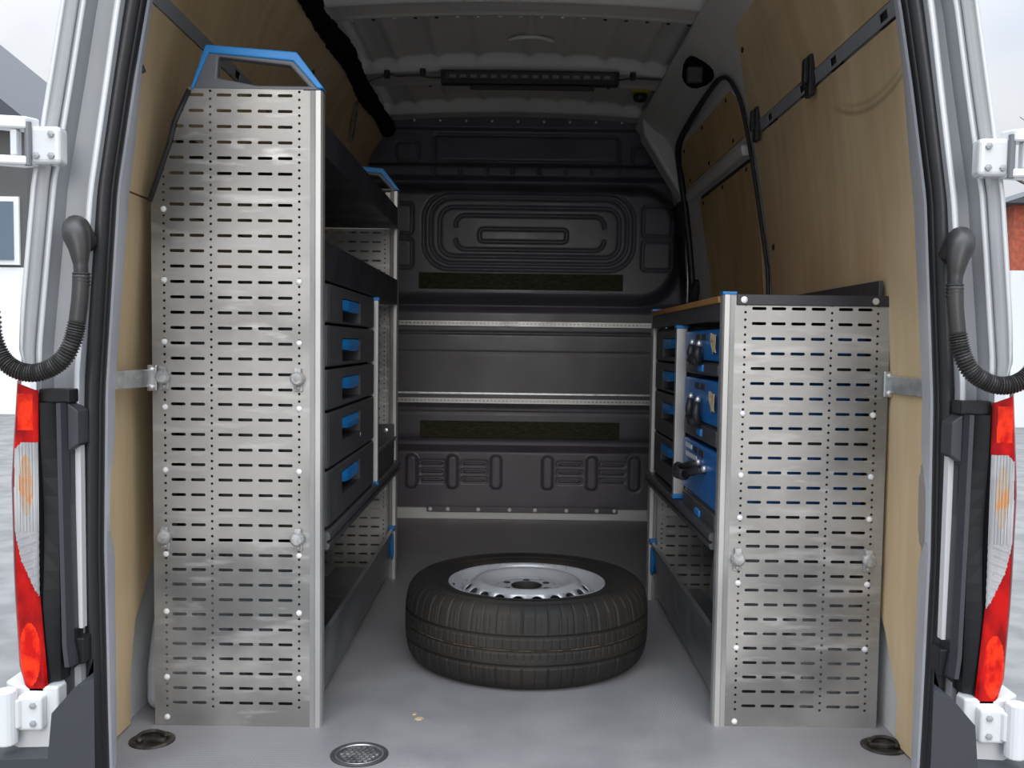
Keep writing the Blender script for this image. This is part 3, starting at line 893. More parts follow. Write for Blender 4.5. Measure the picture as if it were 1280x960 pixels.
# ------------------------------------------------------------------ shelving racks
def panel(s, x0, y, H, rows, z0, pitch, cut, parent, name='side_panel', label=None):
    mb = MB()
    def fm(u, v): return (s * (x0 + u), y, v)
    cols = [(.028, .0435, None), (.0435, .062, 'h'), (.062, .107, 's'), (.107, .153, 's'), (.153, .1995, 's'), (.1995, .2453, 's'),
            (.2453, .2617, 'h'), (.2617, .309, 's'), (.309, .3515, 's'), (.3515, .3695, 'h'), (.3695, .389, None)]
    vlo = z0 - pitch / 2
    vhi = vlo + rows * pitch
    for a, b, k in cols:
        if k is None:
            cell(mb, a, b, 0, H, None, fm)
            continue
        cell(mb, a, b, 0, vlo, None, fm)
        if H > vhi + .001: cell(mb, a, b, vhi, H, None, fm)
        if k == 's':
            for i in range(rows):
                cell(mb, a, b, vlo + i * pitch, vlo + (i + 1) * pitch, stadium(.0132, .0036), fm)
        else:
            for i in range(rows * 2):
                cell(mb, a, b, vlo + i * pitch / 2, vlo + (i + 1) * pitch / 2, disc(.0031), fm, ((a + b) / 2, vlo + (i + .5) * pitch / 2))
    if cut:
        # slanting cut along the outer top corner
        me = bpy.data.meshes.new('tmp'); me.from_pydata(mb.v, [], mb.f)
        bm = bmesh.new(); bm.from_mesh(me)
        p0 = Vector((s * (x0 + .391), y, 1.212)); p1 = Vector((s * (x0 + .300), y, 1.470))
        d = (p1 - p0).normalized()
        nrm = Vector((-d.z, 0, d.x))
        if nrm.x * s < 0: nrm = -nrm
        bmesh.ops.bisect_plane(bm, geom=bm.verts[:] + bm.edges[:] + bm.faces[:], plane_co=p0, plane_no=nrm, clear_outer=True)
        bm.to_mesh(me); bm.free()
        mb.v = [tuple(v.co) for v in me.vertices]; mb.f = [tuple(p.vertices) for p in me.polygons]
        bpy.data.meshes.remove(me)
    o = mb.build(name, 'alu', parent, solid=.002)
    if label: o['label'] = label
    return o

def post(s, x0, y0, y1, H, parent, z0=0):
    mb = MB()
    prof = [(.030, y0 + .004), (.028, y0 - .002), (.018, y0 - .004), (.0165, y0 - .002), (.015, y0 - .004), (.004, y0 - .004), (0, y0 + .002), (0, y1 - .002), (.004, y1), (.028, y1), (.030, y1 - .004)]
    mb.loft([[(s * (x0 + u), y, z) for u, y in prof] for z in (z0, H)])
    return mb.build('upright', 'alu_post', parent)

def stud(s, x, y, z, parent):
    mb = MB()
    mb.lathe([(.012, 0), (.014, .004), (.014, .010), (.016, .012), (.016, .020), (.012, .025), (.001, .026)], (x, y, z), 12, 'y', -1)
    o = mb.build('lashing_stud', 'cast', parent)
    mb = MB()
    mb.box(x - .010, x + .010, y - .006, y, z - .030, z - .008)
    mb.lathe([(.006, 0), (.006, .010), (.001, .012)], (x, y, z - .022), 8, 'y', -1)
    mb.box(x - .008, x + .008, y - .016, y, z + .010, z + .024)
    mb.build('stud_plate', 'cast', o, bevel=.002)

def rivets(s, x0, y, us, zs, parent):
    for u in us:
        for z in zs:
            MB().lathe([(.0075, 0), (.0065, .003), (.003, .0045), (.001, .0047)], (s * (x0 + u), y, z), 10, 'y', -1).build('rivet', 'white_pl', parent, smooth=True)

def bar(mb, s, x0, ua, ub, y0, y1, z0, z1):
    mb.box(s * (x0 + ua), s * (x0 + ub), y0, y1, z0, z1)

def flap(s, x0, y0, y1, parent, ztop, near_z=None):
    mb = MB()
    pts = [(.012, ztop), (.006, ztop + .006), (.016, ztop + .010), (.020, ztop), (.034, .05), (.040, .018), (.034, .014), (.026, .045)]
    mb.loft([[(s * (x0 + u), y, z) for u, z in pts] for y in (y0, y1)])
    o = mb.build('bottom_flap', 'galv', parent)
    c = MB()
    c.lathe([(.001, -.002), (.045, -.001), (.052, .004), (.045, .008), (.001, .008)], (s * (x0 + .016), y1 - .028, ztop - .06), 20, 'x', -s)
    cap = c.build('flap_end_cap', 'blue', o)
    # squash the cap along the shelf
    for v in cap.data.vertices: v.co.y = y1 - .028 + (v.co.y - (y1 - .028)) * .42
    MB().box(s * (x0 + .004), s * (x0 + .03), y1 - .02, y1 + .004, ztop - .004, ztop + .016).build('flap_catch', 'blue', o, bevel=.003)
    return o

def base_rail(s, x0, y0, y1, z0, z1, parent):
    mb = MB()
    h = z1 - z0
    prof = [(.03, z0), (-.008, z0 + .004), (-.012, z0 + h * .35), (-.004, z0 + h * .42), (-.004, z0 + h * .52), (-.012, z0 + h * .6), (-.012, z1 - .006), (-.006, z1), (.03, z1)]
    mb.loft([[(s * (x0 + u), y, z) for u, z in prof] for y in (y0, y1)])
    return mb.build('base_rail', 'dgrey', parent)

# --- left rack
LX, LY0, LY1, LH = .437, 2.27, 3.765, 1.463
rackL = thing('tool_rack', 'tall perforated aluminium shelving rack with blue carry grips on top', 'shelving rack', (-.62, 3.0, 0), 'van shelving racks')
panel(-1, LX, LY0, LH, 41, .055, .0349, True, rackL)
panel(-1, LX, LY1, LH, 41, .055, .0349, True, rackL)
post(-1, LX, LY0, LY0 + .03, LH, rackL)
post(-1, LX, LY1 - .026, LY1 + .002, LH, rackL)
# rear upright along the wall and black edging of the cut
mb = MB(); mb.box(-(LX + .375), -(LX + .391), LY0 + .002, LY0 + .03, 0, 1.21); mb.build('rear_flange', 'alu_post', rackL, bevel=.003)
mb = MB(); mb.tube([(-(LX + .392), LY0, 1.212), (-(LX + .345), LY0, 1.345), (-(LX + .334), LY0, 1.39), (-(LX + .301), LY0, 1.462)], .0065, 8); mb.build('edge_trim', 'black', rackL, smooth=True)
mb = MB(); mb.tube([(-(LX + .392), LY1, 1.212), (-(LX + .301), LY1, 1.462)], .0065, 8); mb.build('edge_trim', 'black', rackL, smooth=True)
def grip(s, x0, y, z, parent):
    o_ = [(.293, .001), (.258, .093), (.06, .077), (.002, .001), (.148, .001)]
    i_ = [(.238, .026), (.234, .072), (.074, .055), (.032, .010), (.148, .010)]
    def sh(p, a): return [(s * (x0 + u), a, z + v) for u, v in p]
    mb = MB()
    n = 5
    y0, y1 = y - .014, y + .014
    vs = sh(o_, y0) + sh(i_, y0) + sh(o_, y1) + sh(i_, y1)
    fs = []
    for k in range(n):
        j = (k + 1) % n
        fs += [(k, j, n + j, n + k), (2 * n + k, 3 * n + k, 3 * n + j, 2 * n + j), (k, 2 * n + k, 2 * n + j, j), (n + k, n + j, 3 * n + j, 3 * n + k)]
    mb.add(vs, fs)
    g = mb.build('grip_frame', 'grey', parent, bevel=.004)
    out = [(.297, .0), (.262, .098), (.058, .084), (-.004, .004)]
    inn = [(.291, .0), (.256, .080), (.066, .064), (.012, .004)]
    mb = MB()
    y0, y1 = y - .019, y + .019
    rings = []
    for a, b in zip(out, inn):
        rings.append([(s * (x0 + a[0]), y0, z + a[1]), (s * (x0 + a[0]), y1, z + a[1]), (s * (x0 + b[0]), y1, z + b[1]), (s * (x0 + b[0]), y0, z + b[1])])
    mb.loft(rings)
    mb.build('grip_band', 'blue_light', g, bevel=.004)
grip(-1, LX, LY0 + .012, LH, rackL)
grip(-1, LX, LY1 - .012, LH, rackL)
def shelf(s, x0, ua, ub, y0, y1, zb, zt, parent):
    mb = MB()
    # tray: front lip, floor, back lip
    prof = [(ua, zt), (ua - .003, zt - .003), (ua - .003, zb), (ub, zb), (ub, zb + .05), (ub - .004, zb + .05), (ub - .004, zb + .005), (ua + .012, zb + .005), (ua + .012, zt - .006), (ua + .008, zt)]
    mb.loft([[(s * (x0 + u), y, z) for u, z in prof] for y in (y0, y1)])
    return mb.build('shelf', 'slate', parent)
shelf(-1, LX, .004, .335, LY0 + .006, LY1 - .03, 1.325, 1.402, rackL)
shelf(-1, LX, .004, .375, LY0 + .006, LY1 - .03, 1.042, 1.135, rackL)
base_rail(-1, LX, LY0 + .035, LY1 + .0, .408, .455, rackL)
mb = MB(); mb.box(-(LX + .032), -(LX + .375), LY0 + .006, LY1 - .006, .415, .428); mb.build('cabinet_shelf', 'shelf', rackL)
mb = MB(); mb.box(-(LX + .04), -(LX + .235), LY0 + .006, LY1 - .006, .028, .036); mb.build('bottom_tray', 'galv', rackL)
flap(-1, LX, LY0 + .035, LY1 - .03, rackL, .190)
# cross bar behind the drawers and studs
for u, z in ((.3605, .815), (.054, .815), (.3605, .446), (.054, .446)):
    stud(-1, -(LX + u), LY0 - .001, z, rackL)
rivets(-1, LX, LY0 - .001, (.3605, .053), (1.035, .895, .745, .60, .45 - .045, .27, .115), rackL)
rivets(-1, LX, LY0 - .001, (.3605,), (1.195, .02), rackL)
def bracket(s, x0, xo, y, z, parent):
    mb = MB(); mb.prism([(s * (x0 + .386), y + .002), (s * xo, 2.085), (s * (xo + .005), 2.085), (s * (x0 + .391), y + .002)], 'z', z - .020, z + .020)
    b = mb.build('wall_bracket', 'zinc', parent, bevel=.002)
    mb = MB(); mb.box(s * (x0 + .375), s * (x0 + .398), y - .010, y - .001, z - .030, z + .030)
    b2 = mb.build('bracket_plate', 'zinc', b, bevel=.003)
    for dz in (-.02, .02):
        MB().lathe([(.006, 0), (.006, .005), (.001, .007)], (s * (x0 + .387), y - .010, z + dz), 8, 'y', -1).build('bolt', 'bolt', b)
bracket(-1, LX, .846, 2.268, .812, rackL)

# --- right rack
RX, RY0, RY1, RH = .484, 2.31, 3.505, 1.021
rackR = thing('tool_rack', 'low perforated aluminium rack with wooden worktop on top', 'shelving rack', (.66, 2.9, 0), 'van shelving racks')
panel(1, RX, RY0, RH, 28, .050, .0348, False, rackR)
panel(1, RX, RY1, RH, 28, .050, .0348, False, rackR)
for ya, yb in ((RY0, RY0 + .03), (RY1 - .03, RY1)):
    post(1, RX, ya, yb, RH, rackR)
    MB().box(RX - .002, RX + .032, ya - .006, yb + .002, RH, RH + .007).build('post_cap', 'blue', rackR, bevel=.002)
mb = MB(); mb.box(RX + .366, RX + .387, RY0 + .002, RY0 + .03, 0, RH - .005); mb.build('rear_flange', 'alu_post', rackR, bevel=.003)
mb = MB(); mb.box(RX + .031, RX + .386, RY0 - .005, RY0 + .012, RH - .024, RH + .001); mb.build('top_band', 'slate', rackR, bevel=.002)
for u in (.048, .352):
    MB().lathe([(.008, 0), (.0075, .003), (.004, .0035), (.003, .002), (.001, .002)], (RX + u, RY0 - .005, RH - .012), 14, 'y', -1).build('bolt', 'bolt', rackR)
MB().box(RX - .004, RX + .36, RY0 + .034, RY1 - .034, 1.003, 1.019).build('worktop', 'ply_top', rackR, bevel=.002)
MB().box(RX, RX + .012, RY0 + .034, RY1 - .034, .962, 1.002).build('fascia', 'dgrey', rackR)
mb = MB(); mb.box(RX + .362, RX + .372, RY0 + .006, RY1 - .03, .96, 1.058); mb.build('backboard', 'dgrey', rackR, bevel=.002)
base_rail(1, RX, RY0 + .035, RY1 + .0, .412, .457, rackR)
MB().box(RX + .032, RX + .36, RY0 + .006, RY1 - .006, .418, .432).build('cabinet_shelf', 'shelf', rackR)
MB().box(RX + .04, RX + .195, RY0 + .006, RY1 - .006, .028, .036).build('bottom_tray', 'galv', rackR)
flap(1, RX, RY0 + .035, RY1 - .03, rackR, .205)
for u in (.048, .354):
    stud(1, RX + u, RY0 - .001, .405, rackR)
rivets(1, RX, RY0 - .001, (.052, .356), (.745, .60, .50, .345, .190), rackR)
rivets(1, RX, RY0 - .001, (.052,), (.012,), rackR)
bracket(1, RX, .872, 2.308, .818, rackR)

# ------------------------------------------------------------------ drawer cabinets
def drawer(s, xf, y0, y1, z0, z1, hy0, hy1, hz, depth, parent, tagp=None):
    """one pull-out drawer: bowed front with a recessed grip, tray behind"""
    n = 14
    mb = MB()
    ys = [y0 + .001, y0 + .006, y0 + .02, hy0 - .004, hy1 + .004, y1 - .05, y1 - .02, y1 - .006, y1 - .001]
    def xo(y):   # front bulges and rounds off at both ends
        t = min((y - y0) / .02, (y1 - y) / .05, 1)
        return xf - .014 * math.sqrt(max(0, 1 - (1 - max(t, 0)) ** 2)) + .014
    a, b = z0 + .004, z1 - .003
    zsn = [a, a + .004, hz - .040, hz + .019, b - .004, b]
    def fm(y, z):
        e = .003 if (z in (a, b)) else 0
        return (s * (xo(y) - .014 + e + .0), y, z)
    for i in range(len(ys) - 1):
        for j in range(len(zsn) - 1):
            if i == 3 and j == 2: continue
            q = [(ys[i], zsn[j]), (ys[i + 1], zsn[j]), (ys[i + 1], zsn[j + 1]), (ys[i], zsn[j + 1])]
            mb.add([fm(*p) for p in q], [(0, 1, 2, 3)])
    # sides / edges going back
    ed = [fm(y, a) for y in ys] + [fm(y, b) for y in reversed(ys)]
    back = [(s * (xf + depth), p[1], p[2]) for p in ed]
    k = len(ed)
    mb.add(ed + back, [(i, (i + 1) % k, k + (i + 1) % k, k + i) for i in range(k)])
    # recess behind the grip
    r0 = [fm(ys[3], zsn[2]), fm(ys[4], zsn[2]), fm(ys[4], zsn[3]), fm(ys[3], zsn[3])]
    r1 = [(s * (xf + .035), p[1], p[2]) for p in r0]
    mb.add(r0 + r1, [(0, 1, 5, 4), (1, 2, 6, 5), (2, 3, 7, 6), (3, 0, 4, 7), (4, 5, 6, 7)])
    d = mb.build('drawer', 'dgrey', parent)
    # blue grip: curved flap across the top of the recess
    g = MB()
    rings = []
    for i in range(11):
        t = i / 10
        y = lerp(hy0, hy1, t)
        bow = 4 * t * (1 - t)
        xx = xf - .006 - .012 * min(1, bow * 1.6)
        zt, zb = hz + .020, hz - .008 - .006 * bow
        rings.append([(s * (xf + .002), y, zt), (s * xx, y, zt - .004), (s * (xx - .002), y, lerp(zt, zb, .6)), (s * xx, y, zb), (s * (xf + .004), y, zb + .004)])
    g.loft(rings)
    g.build('handle', 'blue', d)
    if tagp:
        y, z = tagp
        paper_tag(s, xf - .003, y, z, .05, .06, d)
    return d

def paper_tag(s, x, y, z, w, h, parent):
    mb = MB()
    n = 5
    for i in range(n):
        for j in range(n):
            def P(a, b):
                u, v = a / n, b / n
                return (s * (x - .006 * (math.sin(u * 5 + v * 3) * .5 + .7)), y + (u - .5) * w * (1 - .25 * abs(math.sin(v * 4 + 1))), z + (v - .5) * h * (1 - .15 * math.sin(u * 5)))
            mb.add([P(i, j), P(i + 1, j), P(i + 1, j + 1), P(i, j + 1)], [(0, 1, 2, 3)])
    return mb.build('paper_label', 'paper', parent, solid=.001)

cabL = thing('drawer_cabinet', 'dark grey cabinet of five drawers with blue grips in the tall rack', 'drawer cabinet', (-.62, 2.7, .43), 'drawer cabinets')
LB = [1.038, .941, .837, .735, .597, .458]
LHZ = [.990, .890, .792, .690, .552]
for i in range(5):
    drawer(-1, LX + .008, 2.31, 3.105, LB[i + 1], LB[i], 2.505, 2.79, LHZ[i], .31, cabL)
mb = MB()
mb.box(-(LX + .02), -(LX + .345), 2.300, 2.308, .43, 1.038)
mb.box(-(LX + .02), -(LX + .345), 3.108, 3.118, .43, 1.038)
mb.box(-(LX + .02), -(LX + .345), 2.300, 3.118, .430, .455)
mb.box(-(LX + .330), -(LX + .345), 2.300, 3.118, .43, 1.038)
mb.build('body', 'dgrey', cabL)
mb = MB(); mb.box(-(LX - .012), -(LX + .016), 3.119, 3.142, .458, 1.036); mb.build('side_post', 'alu_post', cabL, bevel=.003)
for z0, z1 in ((.446, .460), (1.030, 1.041)):
    MB().box(-(LX - .014), -(LX + .017), 3.117, 3.144, z0, z1).build('post_cap', 'blue', cabL, bevel=.002)
MB().lathe([(.006, 0), (.006, .003), (.001, .004)], (-(LX - .003), 2.80, .640), 8, 'x', 1).build('white_mark', 'white_pl', cabL)

cabR = thing('drawer_cabinet', 'dark grey cabinet of four drawers with blue grips in the low rack', 'drawer cabinet', (.66, 3.2, .434), 'drawer cabinets')
RB = [.955, .848, .750, .607, .462]
RHZ = [.905, .802, .700, .565]
for i in range(4):
    drawer(1, RX + .022, 2.905, 3.465, RB[i + 1], RB[i], 3.03, 3.27, RHZ[i], .31, cabR, (2.955, RHZ[i] + .004) if i < 4 else None)
mb = MB()
mb.box(RX + .02, RX + .345, 2.893, 2.902, .434, .955)
mb.box(RX + .02, RX + .345, 3.466, 3.472, .434, .955)
mb.box(RX + .02, RX + .345, 2.893, 3.472, .434, .458)
mb.box(RX + .330, RX + .345, 2.893, 3.472, .434, .955)
mb.build('body', 'dgrey', cabR)
mb = MB(); mb.box(RX - .016, RX + .016, 2.855, 2.880, .470, .955); mb.build('side_post', 'alu_post', cabR, bevel=.003)
for z0, z1 in ((.459, .472), (.950, .960)):
    MB().box(RX - .018, RX + .018, 2.853, 2.882, z0, z1).build('post_cap', 'blue', cabR, bevel=.002)

# small dark bin beside the left cabinet
binL = thing('storage_bin', 'small dark open bin between the five-drawer cabinet and the far panel', 'bin', (-.6, 3.45, .43))
mb = MB()
x1, x2, y1_, y2_ = -(LX + .006), -(LX + .30), 3.20, 3.70
mb.box(x1, x1 - .006, y1_, y2_, .430, .545)
mb.box(x2, x2 + .006, y1_, y2_, .430, .56)
mb.box(x1, x2, y1_, y1_ + .006, .430, .545)
mb.box(x1, x2, y2_ - .006, y2_, .430, .595)
mb.box(x1, x2, y1_, y2_, .430, .437)
mb.build('body', 'dgrey', binL)
MB().box(x1 + .001, x1 + .006, y1_, y2_, .538, .550).build('rim', 'grey', binL)
MB().lathe([(.008, 0), (.008, .006), (.004, .007), (.001, .008)], (x1 - .03, y2_ - .006, .572), 8, 'y', -1).build('bolt', 'bolt', binL)

# ------------------------------------------------------------------ blue cases in the right rack
def case(z0, z1, label, style):
    root = thing('tool_case', label, 'case', (.66, 2.6, z0), 'blue cases in the low rack')
    y0, y1 = 2.358, 2.835
    xf = RX + .006
    h = z1 - z0
    zb = z0 + h * .30
    MB().box(xf + .006, xf + .35, y0, y1, z0, zb).build('base_shell', 'dgrey', root, bevel=.006)
    MB().box(xf, xf + .35, y0 + .002, y1 - .002, zb + .002, z1 - .003).build('lid_shell', 'blue_case', root, bevel=.008, seg=3)
    mb = MB(); mb.box(xf - .002, xf + .01, y0 + .02, y1 - .02, z0 + .004, zb - .006); mb.build('front_band', 'dgrey', root, bevel=.004)
    mb = MB(); mb.box(xf - .008, xf + .004, 2.545, 2.605, z0 + h * .14 - .008, z0 + h * .14 + .012); mb.build('latch', 'blue', root, bevel=.005)
    for yy in (2.55, 2.63):
        MB().box(xf - .003, xf + .004, yy - .028, yy + .03, z1 - .030, z1 - .014).build('name_plate', 'black', root, bevel=.002)
    # U-shaped carry handle on two pivots
    if style == 'down':
        zt, zl = z0 + h * .66, zb + .003
        pts = [(2.655, zt, zl), (2.555, zt - .004, zl - .004)]
        for yy, a, b in pts:
            o = MB().tube([(xf - .012, yy, b), (xf - .018, yy, lerp(b, a, .5)), (xf - .014, yy, a)], [.010, .010, .0085], 10).build('handle_arm', 'black', root, smooth=True)
            MB().lathe([(.0075, 0), (.0075, .008), (.004, .014), (.001, .015)], (xf - .013, yy, a), 10).build('pivot', 'bolt', o, smooth=True)
        MB().tube([(xf - .014, 2.655, zl + .004), (xf - .02, 2.605, zl - .002), (xf - .014, 2.555, zl)], .012, 8).build('handle_grip', 'black', root, smooth=True)
    else:
        for yy, zz in ((2.575, .595), (2.495, .588)):
            o = MB().tube([(xf + .002, yy, zz), (xf - .02, yy + .03, zz - .006), (xf - .038, yy + .09, zz - .022)], .010, 10).build('handle_arm', 'black', root, smooth=True)
            MB().lathe([(.009, 0), (.009, .008), (.004, .012), (.001, .012)], (xf - .0, yy - .004, zz + .004), 10, 'x', -1).build('pivot', 'bolt', o, smooth=True)
        MB().tube([(xf - .036, 2.69, .572), (xf - .046, 2.64, .560), (xf - .038, 2.585, .564)], [.015, .014, .015], 10).build('handle_grip', 'black', root, smooth=True)
        for yy, zz, w in ((2.74, .626, .09), (2.70, .602, .16)):
            MB().box(xf - .002, xf + .002, yy - w / 2, yy + w / 2, zz - .006, zz + .006).build('label_strip', 'white_pl', root)
    if style == 'down':
        paper_tag(1, xf - .003, 2.40, z0 + h * .68, .075, .045, root)
    return root
case(.825, .946, 'blue hard case directly under the worktop, topmost of three', 'down')
case(.652, .818, 'blue hard case with folded black handle, between two other cases', 'down')
case(.435, .646, 'blue hard case with black handle pulled out, lowest of three', 'out')

# ------------------------------------------------------------------ spare wheel
WX, WY, WR, WT = .047, 2.845, .350, .232
wheel = thing('spare_wheel', 'dusty black tyre on a silver steel rim lying flat on the floor', 'wheel', (WX, WY, 0))
prof = [(.222, .030), (.228, .016), (.245, .008), (.27, .003), (.295, .001), (.312, .003), (.325, .010), (.334, .020), (.340, .030)]
top = [(r, WT - z) for r, z in reversed(prof)]
tread = [(.350 - .010 * abs((z - WT / 2) / (WT / 2 - .03)) ** 3, z) for z in np.linspace(.034, WT - .034, 62)]
full = np.array(prof + tread + top)
NA = 900
th = np.linspace(0, 2 * PI, NA, endpoint=False)
R_, T_ = np.meshgrid(full[:, 0], th, indexing='ij')
Z_ = np.repeat(full[:, 1][:, None], NA, 1)
rad = R_.copy()
zrel = Z_
isT = (zrel > .031) & (zrel < WT - .031)
def gz(c, w): return np.abs(zrel - c) < w
g = np.zeros_like(rad)
for c in (.072, .112, .150): g = np.where(gz(c, .0042), .008, g)
per = lambda n, ph, w: (((T_ * n / (2 * PI) + ph) % 1) < w)
sh = ((zrel < .068) | (zrel > .155)) & isT
g = np.where(sh & per(62, 0, .10), np.maximum(g, .0055), g)
g = np.where(sh & per(186, .5, .12), np.maximum(g, .0018), g)
mid1 = (zrel > .116) & (zrel < .146)
g = np.where(mid1 & per(100, .2, .10), np.maximum(g, .003), g)
mid2 = (zrel > .076) & (zrel < .108)
g = np.where(mid2 & per(100, .6, .10) & (zrel > .088), np.maximum(g, .0045), g)
# shoulder lugs running over the edge
lug = ((zrel > WT - .036) | (zrel < .036)) & (R_ > .318)
g = np.where(lug & per(62, 0, .12), np.maximum(g, .004), g)
rad = rad - g
# raised rings on the side wall
side = (R_ < .318)
Zs = Z_.copy()
X3 = WX + rad * np.cos(T_); Y3 = WY + rad * np.sin(T_)
P = np.stack([X3, Y3, Zs], -1).reshape(-1, 3)
nr = len(full)
idx = np.arange(nr * NA).reshape(nr, NA)
idx2 = np.concatenate([idx, idx[:, :1]], 1)
q = np.stack([idx2[:-1, :-1], idx2[:-1, 1:], idx2[1:, 1:], idx2[1:, :-1]], -1).reshape(-1, 4)
me = bpy.data.meshes.new('tyre')
me.vertices.add(len(P)); me.vertices.foreach_set('co', P.ravel())
me.loops.add(q.size); me.loops.foreach_set('vertex_index', q.ravel())
me.polygons.add(len(q)); me.polygons.foreach_set('loop_start', np.arange(0, q.size, 4))
me.polygons.foreach_set('loop_total', np.full(len(q), 4))
me.update(); me.validate()
tyre = link('tyre', me, 'tyre', wheel, smooth=False)
MB().lathe([(.3445, .1145), (.3475, .1140), (.3495, .1155), (.3475, .1165)], (WX, WY, 0), 120, caps=False).build('painted_line', 'tan', tyre)
mb = MB()
for r in (.262, .300, .309):
    z = WT - ip(r, [(p[0], p[1]) for p in prof])
    mb.lathe([(r - .003, z - .001), (r - .0015, z + .0018), (r + .0015, z + .0018), (r + .003, z - .002)], (WX, WY, 0), 96, caps=False)
mb.build('side_wall_rings', 'tyre', tyre, smooth=True)
# steel rim: barrel, then vented disc
mb = MB()
mb.lathe([(.221, WT - .034), (.228, WT - .022), (.2265, WT - .015), (.221, WT - .014), (.216, WT - .020), (.212, WT - .030), (.202, WT - .040), (.196, WT - .05), (.194, WT - .12), (.194, .03), (.222, .02), (.222, .03)], (WX, WY, 0), 96, caps=False)
rim = mb.build('rim', 'rim', wheel, smooth=True)
mb = MB()
HO = WT - .009   # crest height
dprof = [(.194, HO - .060), (.184, HO - .034), (.156, HO - .010), (.147, HO - .003), (.138, HO), (.128, HO - .005), (.110, HO - .019), (.100, HO - .023), (.090, HO - .024)]
def dmap(t, v):
    a = t
    # v: path parameter along dprof (index)
    i = min(int(v), len(dprof) - 2); k = v - i
    r = lerp(dprof[i][0], dprof[i + 1][0], k); z = lerp(dprof[i][1], dprof[i + 1][1], k)
    return (WX + r * math.cos(a), WY + r * math.sin(a), z)
NV = 20
for k in range(NV):
    a0, a1 = 2 * PI * k / NV, 2 * PI * (k + 1) / NV
    hole = [(.095 * math.cos(t) , .34 * math.sin(t)) for t in [PI / 4 + 2 * PI * i / 16 for i in range(16)]]
    cell(mb, a0, a1, 1.02, 1.98, hole, dmap)
    for j in range(4):
        b0, b1 = lerp(a0, a1, j / 4), lerp(a0, a1, (j + 1) / 4)
        for v0, v1 in ((0, 1.02), (1.98, 3), (3, 4), (4, 5), (5, 6), (6, 7), (7, 8)):
            mb.add([dmap(b0, v0), dmap(b1, v0), dmap(b1, v1), dmap(b0, v1)], [(0, 1, 2, 3)])
hubz = HO - .024
for k in range(6):
    a0, a1 = 2 * PI * k / 6, 2 * PI * (k + 1) / 6
    def hm(t, r): return (WX + r * math.cos(t), WY + r * math.sin(t), hubz)
    n = 6
    for j in range(n):
        b0, b1 = lerp(a0, a1, j / n), lerp(a0, a1, (j + 1) / n)
        if j in (2, 3): continue
        for r0, r1 in ((.043, .055), (.055, .077), (.077, .090)):
            mb.add([hm(b0, r0), hm(b1, r0), hm(b1, r1), hm(b0, r1)], [(0, 1, 2, 3)])
    c0, c1 = lerp(a0, a1, 2 / 6), lerp(a0, a1, 4 / 6)
    for r0, r1 in ((.043, .055), (.077, .090)):
        mb.add([hm(c0, r0), hm((c0 + c1) / 2, r0), hm((c0 + c1) / 2, r1), hm(c0, r1)], [(0, 1, 2, 3)])
        mb.add([hm((c0 + c1) / 2, r0), hm(c1, r0), hm(c1, r1), hm((c0 + c1) / 2, r1)], [(0, 1, 2, 3)])
    hole = [(.009 / .066 * math.cos(t), .009 * math.sin(t)) for t in [PI / 4 + 2 * PI * i / 12 for i in range(12)]]
    cell(mb, c0, c1, .055, .077, hole, hm)
mb.build('wheel_disc', 'rim', rim, smooth=True, solid=.003)
MB().lathe([(.0445, hubz + .0035), (.0425, hubz + .0035), (.0415, hubz - .002), (.041, hubz - .05), (.001, hubz - .05)], (WX, WY, 0), 36, caps=False).build('hub_bore', 'hub', rim)  # bore wall coloured dark for the shade down the hole
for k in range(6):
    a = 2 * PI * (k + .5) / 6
    MB().lathe([(.0105, hubz + .0025), (.009, hubz + .0028), (.001, hubz + .0018)], (WX + .066 * math.cos(a), WY + .066 * math.sin(a), 0), 12, caps=False).build('bolt_hole_shade', 'hub', rim)  # dark discs drawn over the bolt holes as their shade
MB().lathe([(.185, .02), (.185, .024), (.001, .024)], (WX, WY, 0), 40, caps=False).build('barrel_shade', 'hub', rim)  # added dark disc, the shade seen through vents and holes
mb = MB(); mb.lathe([(.003, 0), (.003, .022), (.004, .024), (.001, .026)], (WX - .21, WY - .03, WT - .045), 8); mb.build('valve_stem', 'black', wheel)

# ------------------------------------------------------------------ floor fittings
def tie_ring(x, y, rot, label):
    root = thing('tie_down_ring', label, 'tie-down ring', (x, y, 0), 'floor lashing rings')
    mb = MB()
    mb.lathe([(.050, 0), (.050, .003), (.046, .005), (.040, .004), (.036, .001), (.001, .001)], (x, y, 0), 28, caps=False)
    mb.build('cup', 'dirt', root, smooth=True)
    pts = []
    for k in range(21):
        t = -PI * .1 + PI * 1.2 * k / 20
        pts.append((x + .030 * math.cos(t + rot), y + .026 * math.sin(t + rot), .008 + .004 * math.sin(t)))
    MB().tube(pts, .005, 8).build('ring', 'dirt', root, smooth=True)
    MB().box(x - .03 * math.cos(rot) - .008, x + .03 * math.cos(rot) + .008, y - .014, y - .002, .001, .010).build('hinge_bar', 'dirt', root, bevel=.002)
    MB().lathe([(.012, .001), (.010, .005), (.001, .006)], (x + .004, y + .01, 0), 12, caps=False).build('bolt', 'black', root)
tie_ring(-.800, 2.178, .6, 'worn black lashing ring cup in the floor at the foot of the tall rack')
tie_ring(.850, 2.20, -.5, 'worn black lashing ring cup in the floor at the foot of the low rack')
gx, gy = -.325, 2.115
grate = thing('floor_cap', 'round grey floor cap with raised studs, in front of the tall rack', 'floor cap', (gx, gy, 0))
MB().lathe([(.063, 0), (.063, .003), (.060, .005), (.055, .004), (.052, .002), (.001, .002)], (gx, gy, 0), 40, caps=False).build('cap_plate', 'dgrey', grate)
MB().lathe([(.054, .002), (.053, .004), (.050, .004), (.049, .002)], (gx, gy, 0), 40, caps=False).build('rim_ring', 'zinc', grate)
